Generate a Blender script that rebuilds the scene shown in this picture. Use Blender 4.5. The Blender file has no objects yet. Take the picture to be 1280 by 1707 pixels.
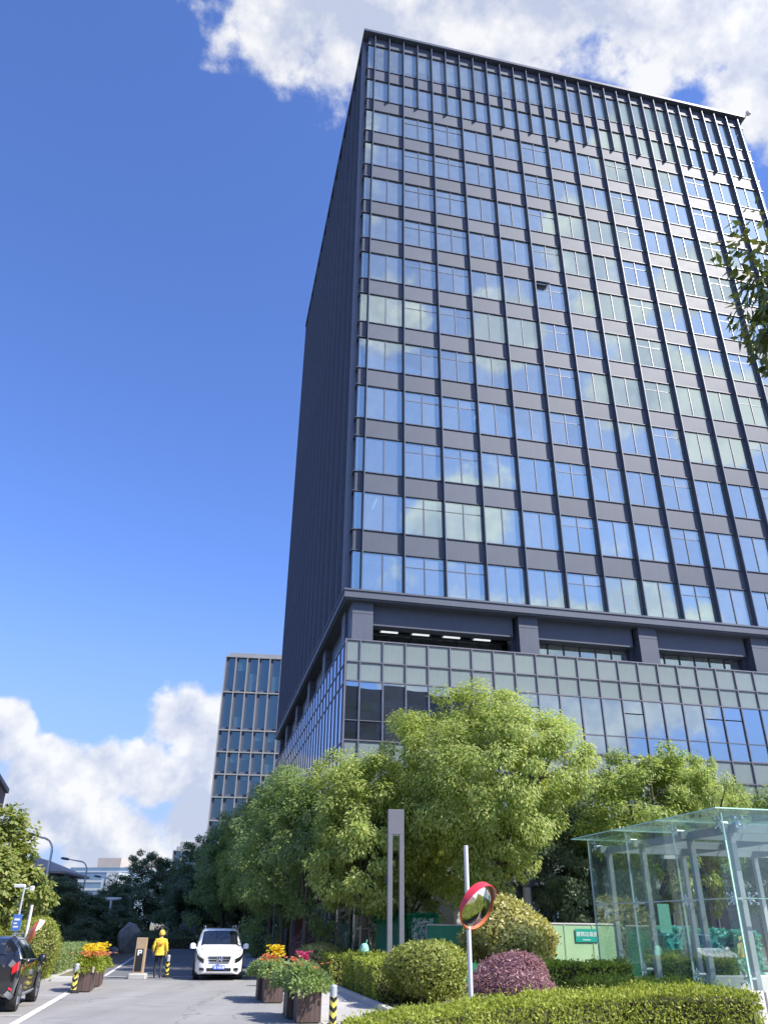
import bpy, math, random
import numpy as np
from mathutils import Vector, Matrix, Quaternion

R = math.radians
sc = bpy.context.scene
col = sc.collection
random.seed(7)

# ------------------------------------------------------------------ camera
cam_d = bpy.data.cameras.new('camera')
cam = bpy.data.objects.new('camera', cam_d)
col.objects.link(cam)
cam_d.sensor_fit = 'VERTICAL'
cam_d.sensor_height = 36.0
cam_d.lens = 36.0 * 1309.95 / 1707.0
cam_d.clip_start = 0.1
cam_d.clip_end = 6000
PITCH, ROLL = R(27.798), R(0.668)
fw = Vector((0, math.cos(PITCH), math.sin(PITCH)))
up0 = Vector((0, -math.sin(PITCH), math.cos(PITCH)))
rt0 = Vector((1, 0, 0))
rt = rt0 * math.cos(ROLL) + up0 * math.sin(ROLL)
upv = -rt0 * math.sin(ROLL) + up0 * math.cos(ROLL)
M = Matrix((rt, upv, -fw)).transposed().to_4x4()
M.translation = Vector((0, 0, 2.0))
cam.matrix_world = M
sc.camera = cam

# ------------------------------------------------------------------ light
SUN_EL = R(45.0)
SUN_H = Vector((0.885, -0.466)).normalized()
SUN = Vector((SUN_H.x * math.cos(SUN_EL), SUN_H.y * math.cos(SUN_EL), math.sin(SUN_EL)))
sd = bpy.data.lights.new('sun', 'SUN')
sd.energy = 4.9
sd.angle = R(0.53)
sd.color = (1.0, 0.94, 0.84)
so = bpy.data.objects.new('sun', sd)
col.objects.link(so)
so.rotation_euler = (-SUN).to_track_quat('-Z', 'Y').to_euler()
so.location = (60, -40, 90)

SKY_STRENGTH = 0.15
world = bpy.data.worlds.new('World')
sc.world = world
world.use_nodes = True
wn = world.node_tree
wn.nodes.clear()


def N(tree, typ, **kw):
    n = tree.nodes.new(typ)
    for k, v in kw.items():
        if k.startswith('i_'):
            key = k[2:]
            n.inputs[int(key) if key.isdigit() else key].default_value = v
        else:
            setattr(n, k, v)
    return n


def LK(tree, a, b):
    tree.links.new(a, b)


def math_node(tree, op, a, b=None, c=None, clamp=False):
    n = tree.nodes.new('ShaderNodeMath')
    n.operation = op
    n.use_clamp = clamp
    for i, v in enumerate((a, b, c)):
        if v is None:
            continue
        if hasattr(v, 'links') or hasattr(v, 'is_linked'):
            tree.links.new(v, n.inputs[i])
        else:
            n.inputs[i].default_value = v
    return n.outputs[0]


def build_sky():
    t = wn
    tc = N(t, 'ShaderNodeTexCoord')
    sky = N(t, 'ShaderNodeTexSky', sky_type='NISHITA', sun_disc=False)
    sky.sun_elevation = SUN_EL
    sky.sun_rotation = math.atan2(SUN_H.x, SUN_H.y)
    sky.altitude = 0
    sky.air_density = 1.0
    sky.dust_density = 0.6
    sky.ozone_density = 4.0
    tint = N(t, 'ShaderNodeMix', data_type='RGBA', blend_type='MULTIPLY')
    tint.inputs[0].default_value = 1.0
    LK(t, sky.outputs[0], tint.inputs[6])
    tint.inputs[7].default_value = (0.65, 0.76, 1.10, 1)
    d = tc.outputs['Generated']
    nz = N(t, 'ShaderNodeTexNoise', noise_dimensions='3D')
    nz.inputs['Scale'].default_value = 11.0
    nz.inputs['Detail'].default_value = 9.0
    nz.inputs['Roughness'].default_value = 0.58
    LK(t, d, nz.inputs['Vector'])
    # second sample, moved towards the sun, for light and shade inside the clouds
    off = N(t, 'ShaderNodeVectorMath', operation='ADD')
    LK(t, d, off.inputs[0])
    off.inputs[1].default_value = (SUN.x * 0.016, SUN.y * 0.016, 0.03)
    nz2 = N(t, 'ShaderNodeTexNoise', noise_dimensions='3D')
    nz2.inputs['Scale'].default_value = 11.0
    nz2.inputs['Detail'].default_value = 6.0
    nz2.inputs['Roughness'].default_value = 0.55
    LK(t, off.outputs[0], nz2.inputs['Vector'])
    # cloud masses: direction of the centre and angular radius
    blobs = [(-0.1081, 0.4846, 0.8680, 0.100), (-0.0385, 0.5006, 0.8648, 0.105), (0.0683, 0.4572, 0.8868, 0.165),
             (0.1885, 0.4401, 0.8780, 0.160), (0.3053, 0.4430, 0.8429, 0.125), (0.3909, 0.4929, 0.7774, 0.085),
             (-0.4178, 0.8885, 0.1900, 0.042), (-0.3830, 0.9094, 0.1619, 0.032),
             (-0.3600, 0.9222, 0.1416, 0.060), (-0.3191, 0.9351, 0.1540, 0.044), (-0.3791, 0.9185, 0.1124, 0.062),
             (-0.2683, 0.9510, 0.1539, 0.052), (-0.2335, 0.9489, 0.2125, 0.057), (-0.1907, 0.9628, 0.1912, 0.068),
             (-0.2149, 0.9650, 0.1500, 0.046), (-0.2949, 0.9494, 0.0700, 0.070), (-0.2174, 0.9705, 0.1044, 0.046),
             (-0.4924, 0.8605, 0.1304, 0.090),
             (0.3118, -0.6735, 0.6702, 0.055), (0.4498, -0.6206, 0.6423, 0.060), (0.4958, -0.5118, 0.7016, 0.065), (0.5292, -0.5340, 0.6594, 0.060),
             (0.5981, -0.5581, 0.5752, 0.070), (0.5937, -0.4664, 0.6557, 0.060), (0.4556, -0.7617, 0.4607, 0.080), (0.4992, -0.4051, 0.7660, 0.060),
             (0.6636, -0.5314, 0.5265, 0.070)]
    rnd = random.Random(11)
    k = 0
    while k < 9:                       # the same broken cloud over the rest of the sky
        az = rnd.uniform(R(95), R(265))
        el = R(rnd.choice((14, 22, 30, 38, 48, 58)) + rnd.uniform(-4, 4))
        v = Vector((math.sin(az) * math.cos(el), math.cos(az) * math.cos(el), math.sin(el)))
        blobs.append((v.x, v.y, v.z, rnd.uniform(0.09, 0.20)))
        k += 1
    f = None
    for (x, y, z, r) in blobs:
        ds = N(t, 'ShaderNodeVectorMath', operation='DISTANCE')
        LK(t, d, ds.inputs[0])
        ds.inputs[1].default_value = (x, y, z)
        v = math_node(t, 'MULTIPLY_ADD', ds.outputs['Value'], -1.0 / r, 1.0)
        f = v if f is None else math_node(t, 'SMOOTH_MAX', f, v, 0.25)
    f = math_node(t, 'MAXIMUM', f, -1.2)
    n0 = math_node(t, 'SUBTRACT', nz.outputs[0], 0.5)
    g = math_node(t, 'MULTIPLY_ADD', n0, 1.75, f)
    dens = N(t, 'ShaderNodeMapRange', interpolation_type='SMOOTHSTEP')
    LK(t, g, dens.inputs[0])
    dens.inputs[1].default_value = 0.06
    dens.inputs[2].default_value = 0.36
    # lit side of the cloud: less cloud towards the sun than here
    lit = math_node(t, 'SUBTRACT', nz.outputs[0], nz2.outputs[0])
    lo = N(t, 'ShaderNodeTexNoise', noise_dimensions='3D')
    lo.inputs['Scale'].default_value = 5.0
    lo.inputs['Detail'].default_value = 3.0
    LK(t, d, lo.inputs['Vector'])
    lit = math_node(t, 'MULTIPLY_ADD', lit, 5.0, 0.62)
    lit = math_node(t, 'MULTIPLY_ADD', math_node(t, 'SUBTRACT', lo.outputs[0], 0.5), 1.6, lit)
    deep = math_node(t, 'MULTIPLY', math_node(t, 'MAXIMUM', g, 0.0), -0.34)
    lit = math_node(t, 'ADD', lit, deep, clamp=True)
    cc = N(t, 'ShaderNodeMix', data_type='RGBA')
    LK(t, lit, cc.inputs[0])
    s = 1.0 / SKY_STRENGTH
    cc.inputs[6].default_value = (0.35 * s, 0.385 * s, 0.48 * s, 1)
    cc.inputs[7].default_value = (0.60 * s, 0.60 * s, 0.60 * s, 1)
    dt = N(t, 'ShaderNodeVectorMath', operation='DOT_PRODUCT')
    LK(t, d, dt.inputs[0])
    dt.inputs[1].default_value = SUN
    fwd = N(t, 'ShaderNodeMapRange', interpolation_type='SMOOTHSTEP')
    LK(t, dt.outputs['Value'], fwd.inputs[0])
    fwd.inputs[1].default_value = 0.55
    fwd.inputs[2].default_value = 1.0
    fwd.inputs[3].default_value = 1.0
    fwd.inputs[4].default_value = 1.7
    ccs = N(t, 'ShaderNodeVectorMath', operation='SCALE')
    LK(t, cc.outputs[2], ccs.inputs[0])
    LK(t, fwd.outputs[0], ccs.inputs['Scale'])
    # pale air close to the horizon
    sep = N(t, 'ShaderNodeSeparateXYZ')
    LK(t, d, sep.inputs[0])
    hz = N(t, 'ShaderNodeMapRange', interpolation_type='SMOOTHSTEP')
    LK(t, sep.outputs[2], hz.inputs[0])
    hz.inputs[1].default_value = 0.42
    hz.inputs[2].default_value = -0.02
    hz.inputs[3].default_value = 0.0
    hz.inputs[4].default_value = 0.85
    hm = N(t, 'ShaderNodeMix', data_type='RGBA')
    LK(t, hz.outputs[0], hm.inputs[0])
    LK(t, tint.outputs[2], hm.inputs[6])
    hm.inputs[7].default_value = (0.22 * s, 0.29 * s, 0.46 * s, 1)
    fin = N(t, 'ShaderNodeMix', data_type='RGBA')
    op = math_node(t, 'MULTIPLY', dens.outputs[0], 0.92)
    LK(t, op, fin.inputs[0])
    LK(t, hm.outputs[2], fin.inputs[6])
    LK(t, ccs.outputs[0], fin.inputs[7])
    bg = N(t, 'ShaderNodeBackground')
    bg.inputs['Strength'].default_value = SKY_STRENGTH
    LK(t, fin.outputs[2], bg.inputs['Color'])
    out = N(t, 'ShaderNodeOutputWorld')
    LK(t, bg.outputs[0], out.inputs[0])


build_sky()
sc.view_settings.view_transform = 'Standard'
sc.view_settings.look = 'None'
sc.view_settings.exposure = 0.75
sc.view_settings.gamma = 1.0
sc.view_settings.use_curve_mapping = False
sc.render.engine = 'CYCLES'
sc.cycles.use_denoising = True
sc.cycles.max_bounces = 8
sc.cycles.transparent_max_bounces = 24
sc.cycles.glossy_bounces = 4
sc.cycles.transmission_bounces = 6
sc.cycles.diffuse_bounces = 4
sc.cycles.caustics_reflective = False
sc.cycles.caustics_refractive = False

# ------------------------------------------------------------------ frames
YAW = R(12.247)                       # the street and the tower stand turned by this much
P0 = Vector((-1.962, 43.956, 0))      # near corner of the tower
BU = Vector((math.cos(YAW), math.sin(YAW), 0))
LV = Vector((-math.sin(YAW), math.cos(YAW), 0))


def W(u, v, z=0.0):
    """street frame: u across the street (to the right), v along it (away)."""
    return P0 + BU * u + LV * v + Vector((0, 0, z))


# ------------------------------------------------------------------ mesh helpers
class MB:
    def __init__(self):
        self.v = []
        self.f = []
        self.m = []

    def add(self, vs, fs, m=0):
        o = len(self.v)
        self.v += [tuple(p) for p in vs]
        self.f += [tuple(i + o for i in f) for f in fs]
        self.m += [m] * len(fs)
        return self

    def box(self, x0, x1, y0, y1, z0, z1, m=0):
        vs = [(x0, y0, z0), (x1, y0, z0), (x1, y1, z0), (x0, y1, z0), (x0, y0, z1), (x1, y0, z1), (x1, y1, z1), (x0, y1, z1)]
        return self.add(vs, [(3, 2, 1, 0), (4, 5, 6, 7), (0, 1, 5, 4), (1, 2, 6, 5), (2, 3, 7, 6), (3, 0, 4, 7)], m)

    def bbox(self, x0, x1, y0, y1, z0, z1, b=0.02, m=0):
        """box with chamfered upright and top edges"""
        ring = lambda i, z: [(x0 + i + b, y0 + i, z), (x1 - i - b, y0 + i, z), (x1 - i, y0 + i + b, z), (x1 - i, y1 - i - b, z),
                             (x1 - i - b, y1 - i, z), (x0 + i + b, y1 - i, z), (x0 + i, y1 - i - b, z), (x0 + i, y0 + i + b, z)]
        vs = ring(0, z0) + ring(0, z1 - b) + ring(b, z1)
        fs = [tuple(range(7, -1, -1)), tuple(range(16, 24))]
        for k in (0, 8):
            for i in range(8):
                j = (i + 1) % 8
                fs.append((k + i, k + j, k + 8 + j, k + 8 + i))
        return self.add(vs, fs, m)

    def quad(self, a, b, c, d, m=0):
        return self.add([a, b, c, d], [(0, 1, 2, 3)], m)

    def prism(self, poly, z0, z1, m=0):
        n = len(poly)
        vs = [(p[0], p[1], z0) for p in poly] + [(p[0], p[1], z1) for p in poly]
        fs = [tuple(range(n - 1, -1, -1)), tuple(range(n, 2 * n))]
        for i in range(n):
            j = (i + 1) % n
            fs.append((i, j, n + j, n + i))
        return self.add(vs, fs, m)

    def tube(self, pts, rad, n=8, m=0, cap=True):
        pts = [Vector(p) for p in pts]
        if not hasattr(rad, '__len__'):
            rad = [rad] * len(pts)
        vs, fs = [], []
        for i, p in enumerate(pts):
            a = pts[max(i - 1, 0)]
            b = pts[min(i + 1, len(pts) - 1)]
            t = (b - a).normalized()
            ref = Vector((1, 0, 0)) if abs(t.x) < 0.8 else Vector((0, 1, 0))
            s = t.cross(ref).normalized()
            q = s.cross(t)
            for k in range(n):
                an = 2 * math.pi * k / n
                vs.append(p + (s * math.cos(an) + q * math.sin(an)) * rad[i])
        for i in range(len(pts) - 1):
            for k in range(n):
                j = (k + 1) % n
                fs.append((i * n + k, i * n + j, (i + 1) * n + j, (i + 1) * n + k))
        if cap:
            fs.append(tuple(range(n - 1, -1, -1)))
            fs.append(tuple(range((len(pts) - 1) * n, len(pts) * n)))
        return self.add(vs, fs, m)

    def lathe(self, prof, n=16, cx=0, cy=0, m=0):
        """prof: (radius, z) pairs, bottom to top"""
        vs, fs = [], []
        for (r, z) in prof:
            for k in range(n):
                a = 2 * math.pi * k / n
                vs.append((cx + r * math.cos(a), cy + r * math.sin(a), z))
        for i in range(len(prof) - 1):
            for k in range(n):
                j = (k + 1) % n
                fs.append((i * n + k, i * n + j, (i + 1) * n + j, (i + 1) * n + k))
        fs.append(tuple(range(n - 1, -1, -1)))
        fs.append(tuple(range((len(prof) - 1) * n, len(prof) * n)))
        return self.add(vs, fs, m)

    def mesh(self, name, mats, smooth=False, angle=35):
        me = bpy.data.meshes.new(name)
        me.from_pydata(self.v, [], self.f)
        for x in (mats if isinstance(mats, (list, tuple)) else [mats]):
            me.materials.append(x)
        me.polygons.foreach_set('material_index', self.m)
        if smooth:
            me.polygons.foreach_set('use_smooth', [True] * len(me.polygons))
            me.set_sharp_from_angle(angle=R(angle))
        me.update()
        return me

    def build(self, name, mats, parent=None, smooth=False, angle=35, loc=None, rot=None):
        return place(name, self.mesh(name, mats, smooth, angle), parent, loc, rot)


def place(name, me, parent=None, loc=None, rot=None, scale=None):
    o = bpy.data.objects.new(name, me)
    col.objects.link(o)
    if parent is not None:
        o.parent = parent
    if loc is not None:
        o.location = loc
    if rot is not None:
        o.rotation_euler = rot
    if scale is not None:
        o.scale = scale
    return o


def tag(o, label=None, cat=None, group=None, kind=None):
    if label:
        o['label'] = label
    if cat:
        o['category'] = cat
    if group:
        o['group'] = group
    if kind:
        o['kind'] = kind
    return o


def thing(name, label, cat, loc=(0, 0, 0), rz=0.0, group=None):
    o = bpy.data.objects.new(name, None)
    col.objects.link(o)
    o.empty_display_size = 0.3
    o.location = loc
    o.rotation_euler = (0, 0, rz)
    return tag(o, label, cat, group)


def copy_tree(o, parent=None, label=None):
    c = o.copy()
    col.objects.link(c)
    c.parent = parent
    if label:
        c['label'] = label
    for ch in o.children:
        copy_tree(ch, c)
    return c


def fast_mesh(name, V, F, mats, mi=None):
    """V (n,3), F (m,4) numpy arrays -> mesh of quads"""
    me = bpy.data.meshes.new(name)
    V = np.asarray(V, np.float32)
    F = np.asarray(F, np.int32)
    me.vertices.add(len(V))
    me.vertices.foreach_set('co', V.ravel())
    me.loops.add(F.size)
    me.loops.foreach_set('vertex_index', F.ravel())
    me.polygons.add(len(F))
    me.polygons.foreach_set('loop_start', np.arange(0, F.size, F.shape[1], dtype=np.int32))
    try:
        me.polygons.foreach_set('loop_total', np.full(len(F), F.shape[1], np.int32))
    except Exception:
        pass
    for x in (mats if isinstance(mats, (list, tuple)) else [mats]):
        me.materials.append(x)
    if mi is not None:
        me.polygons.foreach_set('material_index', np.asarray(mi, np.int32))
    me.update(calc_edges=True)
    me.validate()
    return me


# ------------------------------------------------------------------ materials
MATS = {}


def pm(name, c1, c2=None, scale=4.0, rough=0.6, metal=0.0, bump=0.0, bscale=40.0, spec=0.5, coat=0.0, detail=5.0, stretch=None, rvar=0.0, dirt=None):
    """Principled material whose colour wanders between two tones"""
    m = bpy.data.materials.new(name)
    m.use_nodes = True
    t = m.node_tree
    b = t.nodes['Principled BSDF']
    b.inputs['Roughness'].default_value = rough
    b.inputs['Metallic'].default_value = metal
    b.inputs['Specular IOR Level'].default_value = spec
    b.inputs['Coat Weight'].default_value = coat
    b.inputs['Coat Roughness'].default_value = 0.05
    b.inputs['Base Color'].default_value = (*c1, 1)
    if c2 is not None or bump or rvar:
        tc = N(t, 'ShaderNodeTexCoord')
        vec = tc.outputs['Object']
        if stretch:
            mp = N(t, 'ShaderNodeMapping')
            mp.inputs['Scale'].default_value = stretch
            LK(t, vec, mp.inputs[0])
            vec = mp.outputs[0]
    if c2 is not None:
        n = N(t, 'ShaderNodeTexNoise')
        n.inputs['Scale'].default_value = scale
        n.inputs['Detail'].default_value = detail
        n.inputs['Roughness'].default_value = 0.6
        LK(t, vec, n.inputs['Vector'])
        mr = N(t, 'ShaderNodeMapRange')
        mr.inputs[1].default_value = 0.3
        mr.inputs[2].default_value = 0.7
        LK(t, n.outputs[0], mr.inputs[0])
        mx = N(t, 'ShaderNodeMix', data_type='RGBA')
        mx.inputs[6].default_value = (*c1, 1)
        mx.inputs[7].default_value = (*c2, 1)
        LK(t, mr.outputs[0], mx.inputs[0])
        LK(t, mx.outputs[2], b.inputs['Base Color'])
        if rvar:
            rr = N(t, 'ShaderNodeMapRange')
            rr.inputs[3].default_value = rough - rvar
            rr.inputs[4].default_value = rough + rvar
            LK(t, n.outputs[0], rr.inputs[0])
            LK(t, rr.outputs[0], b.inputs['Roughness'])
    if bump:
        n2 = N(t, 'ShaderNodeTexNoise')
        n2.inputs['Scale'].default_value = bscale
        n2.inputs['Detail'].default_value = 6.0
        LK(t, vec, n2.inputs['Vector'])
        bp = N(t, 'ShaderNodeBump')
        bp.inputs['Strength'].default_value = bump
        bp.inputs['Distance'].default_value = 0.02
        LK(t, n2.outputs[0], bp.inputs['Height'])
        LK(t, bp.outputs[0], b.inputs['Normal'])
    MATS[name] = m
    return m


def leaf_mat(name, cols, transl=0.35, rough=0.5, spec=0.35):
    """leaf colour varies leaf by leaf and from plant to plant"""
    m = bpy.data.materials.new(name)
    m.use_nodes = True
    t = m.node_tree
    b = t.nodes['Principled BSDF']
    out = t.nodes['Material Output']
    g = N(t, 'ShaderNodeNewGeometry')
    oi = N(t, 'ShaderNodeObjectInfo')
    tc = N(t, 'ShaderNodeTexCoord')
    n = N(t, 'ShaderNodeTexNoise')
    n.inputs['Scale'].default_value = 0.9
    LK(t, tc.outputs['Object'], n.inputs['Vector'])
    a = math_node(t, 'MULTIPLY_ADD', g.outputs['Random Per Island'], 0.72, math_node(t, 'MULTIPLY', n.outputs[0], 0.34))
    a = math_node(t, 'ADD', a, math_node(t, 'MULTIPLY_ADD', oi.outputs['Random'], 0.12, -0.10))
    cr = N(t, 'ShaderNodeValToRGB')
    LK(t, a, cr.inputs[0])
    el = cr.color_ramp.elements
    while len(el) < len(cols):
        el.new(0.5)
    for i, c in enumerate(cols):
        el[i].position = i / (len(cols) - 1)
        el[i].color = (*c, 1)
    LK(t, cr.outputs[0], b.inputs['Base Color'])
    b.inputs['Roughness'].default_value = rough
    b.inputs['Specular IOR Level'].default_value = spec
    tr = N(t, 'ShaderNodeBsdfTranslucent')
    br = N(t, 'ShaderNodeMix', data_type='RGBA', blend_type='MULTIPLY')
    br.inputs[0].default_value = 1.0
    LK(t, cr.outputs[0], br.inputs[6])
    br.inputs[7].default_value = (1.5, 1.5, 0.7, 1)
    LK(t, br.outputs[2], tr.inputs[0])
    ms = N(t, 'ShaderNodeMixShader')
    ms.inputs[0].default_value = transl
    LK(t, b.outputs[0], ms.inputs[1])
    LK(t, tr.outputs[0], ms.inputs[2])
    LK(t, ms.outputs[0], out.inputs['Surface'])
    MATS[name] = m
    return m


def pane_mat(name, refl, tint, base=0.3, rough=0.0, wave=0.0, rise=0.65, veil=0.0):
    """coated sheet glass: part mirror, part see-through"""
    m = bpy.data.materials.new(name)
    m.use_nodes = True
    t = m.node_tree
    t.nodes.remove(t.nodes['Principled BSDF'])
    out = t.nodes['Material Output']
    gl = N(t, 'ShaderNodeBsdfGlossy')
    gl.inputs['Color'].default_value = (*refl, 1)
    gl.inputs['Roughness'].default_value = rough
    tr = N(t, 'ShaderNodeBsdfTransparent')
    tr.inputs['Color'].default_value = (*tint, 1)
    lw = N(t, 'ShaderNodeLayerWeight')
    lw.inputs['Blend'].default_value = 0.35
    fac = math_node(t, 'MULTIPLY_ADD', lw.outputs['Fresnel'], rise, base, clamp=True)
    if wave:
        tc = N(t, 'ShaderNodeTexCoord')
        n = N(t, 'ShaderNodeTexNoise')
        n.inputs['Scale'].default_value = 0.8
        n.inputs['Detail'].default_value = 1.0
        LK(t, tc.outputs['Object'], n.inputs['Vector'])
        bp = N(t, 'ShaderNodeBump')
        bp.inputs['Strength'].default_value = wave
        bp.inputs['Distance'].default_value = 0.02
        LK(t, n.outputs[0], bp.inputs['Height'])
        LK(t, bp.outputs[0], gl.inputs['Normal'])
    ms = N(t, 'ShaderNodeMixShader')
    LK(t, fac, ms.inputs[0])
    LK(t, tr.outputs[0], ms.inputs[1])
    LK(t, gl.outputs[0], ms.inputs[2])
    sh_ = ms.outputs[0]
    if veil:  # pale diffuse veil painted into the glass in place of mirrored cloud haze
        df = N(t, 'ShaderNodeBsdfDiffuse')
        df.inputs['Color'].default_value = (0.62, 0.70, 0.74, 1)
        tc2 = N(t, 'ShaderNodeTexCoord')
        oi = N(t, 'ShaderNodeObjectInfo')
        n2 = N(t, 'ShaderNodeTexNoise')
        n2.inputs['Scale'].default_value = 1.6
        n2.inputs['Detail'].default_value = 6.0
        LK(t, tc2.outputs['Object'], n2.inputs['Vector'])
        fm2 = math_node(t, 'MULTIPLY', math_node(t, 'MULTIPLY_ADD', n2.outputs[0], 1.0, 0.5), veil)
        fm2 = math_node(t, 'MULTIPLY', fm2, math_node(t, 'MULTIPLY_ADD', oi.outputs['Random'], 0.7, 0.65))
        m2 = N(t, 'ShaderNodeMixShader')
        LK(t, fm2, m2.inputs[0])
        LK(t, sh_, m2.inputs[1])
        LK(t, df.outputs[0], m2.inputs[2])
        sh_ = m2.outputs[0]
    LK(t, sh_, out.inputs['Surface'])
    MATS[name] = m
    return m


def emis(name, c, s):
    m = bpy.data.materials.new(name)
    m.use_nodes = True
    b = m.node_tree.nodes['Principled BSDF']
    b.inputs['Base Color'].default_value = (*c, 1)
    b.inputs['Emission Color'].default_value = (*c, 1)
    b.inputs['Emission Strength'].default_value = s
    MATS[name] = m
    return m


panel = pm('grey_metal_panel', (0.074, 0.090, 0.130), (0.088, 0.105, 0.148), 0.7, 0.55, 0.0, rvar=0.05, spec=0.35)
panel_dark = pm('dark_metal', (0.054, 0.070, 0.108), (0.070, 0.088, 0.128), 1.0, 0.40, 0.0, spec=0.5)
fin_m = pm('fin_metal', (0.070, 0.095, 0.148), (0.090, 0.116, 0.172), 1.2, 0.38, 0.0, spec=0.5)
frame_m = pm('frame_metal', (0.10, 0.105, 0.12), (0.13, 0.135, 0.15), 2, 0.4, 0.4)
mull_m = pm('podium_mullion', (0.14, 0.14, 0.17), (0.18, 0.18, 0.21), 2, 0.4, 0.4)
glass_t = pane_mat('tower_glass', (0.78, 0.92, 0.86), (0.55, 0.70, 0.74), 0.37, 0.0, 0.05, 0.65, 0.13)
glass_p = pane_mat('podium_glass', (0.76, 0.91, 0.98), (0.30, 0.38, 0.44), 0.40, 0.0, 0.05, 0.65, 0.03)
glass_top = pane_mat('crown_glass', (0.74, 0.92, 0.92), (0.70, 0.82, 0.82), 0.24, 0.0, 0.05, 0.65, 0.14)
glass_l = pane_mat('side_glass', (0.62, 0.74, 1.0), (0.10, 0.14, 0.2), 0.10, 0.0, 0.03, 0.8)
glass_b = pane_mat('office_glass', (0.75, 0.9, 0.95), (0.62, 0.74, 0.76), 0.10, 0.0, 0.0, 0.5)
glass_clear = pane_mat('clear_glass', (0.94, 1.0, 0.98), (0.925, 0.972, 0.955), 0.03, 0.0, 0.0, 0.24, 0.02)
glass_edge = pm('glass_edge', (0.42, 0.70, 0.58), (0.55, 0.80, 0.68), 3, 0.15)
frit = pm('fritted_glass', (0.17, 0.215, 0.215), (0.21, 0.255, 0.25), 0.6, 0.25, 0.0, coat=0.5, spec=0.5)


def vary(m, amt=0.16):
    """each panel is its own sheet: a slightly different tone per piece"""
    t = m.node_tree
    b = t.nodes['Principled BSDF']
    src = b.inputs['Base Color'].links[0].from_socket
    oi = N(t, 'ShaderNodeObjectInfo')
    v = math_node(t, 'MULTIPLY_ADD', oi.outputs['Random'], amt, 1 - amt / 2)
    tc = N(t, 'ShaderNodeTexCoord')
    mp = N(t, 'ShaderNodeMapping')
    mp.inputs['Scale'].default_value = (9, 9, 0.5)
    LK(t, tc.outputs['Object'], mp.inputs[0])
    n = N(t, 'ShaderNodeTexNoise')
    n.inputs['Scale'].default_value = 1.0
    n.inputs['Detail'].default_value = 3.0
    LK(t, mp.outputs[0], n.inputs['Vector'])
    v = math_node(t, 'MULTIPLY', v, math_node(t, 'MULTIPLY_ADD', n.outputs[0], 0.24, 0.88))
    cv = N(t, 'ShaderNodeCombineColor')
    for i in range(3):
        LK(t, v, cv.inputs[i])
    mx = N(t, 'ShaderNodeMix', data_type='RGBA', blend_type='MULTIPLY')
    mx.inputs[0].default_value = 1.0
    LK(t, src, mx.inputs[6])
    LK(t, cv.outputs[0], mx.inputs[7])
    LK(t, mx.outputs[2], b.inputs['Base Color'])


vary(panel)
vary(frit, 0.12)
ceil_m = pm('office_ceiling', (0.45, 0.46, 0.46), (0.5, 0.5, 0.5), 1, 0.8)
wall_in = pm('office_wall', (0.24, 0.27, 0.28), (0.34, 0.36, 0.36), 0.25, 0.8)
floor_in = pm('office_floor', (0.12, 0.12, 0.12), (0.16, 0.15, 0.15), 0.8, 0.8)
blind_m = pm('roller_blind', (0.62, 0.66, 0.66), (0.68, 0.7, 0.7), 2, 0.8)
lamp_in = emis('office_lamp', (0.95, 1.0, 1.0), 0.55)
steel = pm('brushed_steel', (0.42, 0.44, 0.46), (0.5, 0.52, 0.54), 4, 0.3, 0.8)
steel_paint = pm('grey_painted_steel', (0.36, 0.39, 0.41), (0.43, 0.46, 0.48), 2, 0.42, 0.0)
lamp_paint = pm('lamp_grey_paint', (0.15, 0.155, 0.18), (0.18, 0.185, 0.21), 2, 0.45, 0.0)
concrete = pm('concrete', (0.36, 0.355, 0.345), (0.46, 0.455, 0.44), 0.55, 0.85, bump=0.12, bscale=25)
kerb_m = pm('kerb_concrete', (0.40, 0.40, 0.39), (0.50, 0.49, 0.47), 1.4, 0.85, bump=0.15, bscale=18)
white_m = pm('white_paint', (0.72, 0.72, 0.70), (0.80, 0.80, 0.78), 6, 0.6)
bark = pm('bark', (0.065, 0.052, 0.04), (0.13, 0.105, 0.085), 5, 0.9, bump=0.5, bscale=18, stretch=(1, 1, 0.25))
bark_pale = pm('pale_bark', (0.24, 0.22, 0.18), (0.36, 0.33, 0.28), 5, 0.9, bump=0.4, bscale=18, stretch=(1, 1, 0.25))
twig = pm('twigs', (0.045, 0.045, 0.02), (0.08, 0.07, 0.035), 8, 0.9)
tyre = pm('tyre', (0.018, 0.018, 0.019), (0.026, 0.026, 0.027), 20, 0.8)
car_glass = pm('car_glass', (0.012, 0.015, 0.018), None, 1, 0.03, 0, spec=0.8, coat=1.0)
black_trim = pm('black_trim', (0.015, 0.015, 0.016), None, 1, 0.45)
chrome = pm('chrome', (0.75, 0.76, 0.78), None, 1, 0.12, 1.0)
rim_m = pm('wheel_alloy', (0.30, 0.31, 0.32), (0.4, 0.41, 0.42), 6, 0.25, 0.9)

camphor = leaf_mat('camphor_leaf', [(0.125, 0.195, 0.055), (0.265, 0.36, 0.10), (0.42, 0.485, 0.16), (0.60, 0.60, 0.26)], 0.46, 0.5, 0.35)
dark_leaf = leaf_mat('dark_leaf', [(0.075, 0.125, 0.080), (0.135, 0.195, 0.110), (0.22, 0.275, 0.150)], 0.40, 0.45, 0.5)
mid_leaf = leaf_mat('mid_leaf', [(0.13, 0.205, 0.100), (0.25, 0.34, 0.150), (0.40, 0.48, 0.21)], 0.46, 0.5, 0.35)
broad_leaf = leaf_mat('broad_leaf', [(0.09, 0.135, 0.04), (0.20, 0.26, 0.07), (0.34, 0.36, 0.12), (0.38, 0.32, 0.13)], 0.4)
magnolia = leaf_mat('magnolia_leaf', [(0.040, 0.070, 0.018), (0.095, 0.13, 0.035), (0.17, 0.185, 0.06)], 0.30, 0.35, 0.5)
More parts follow.
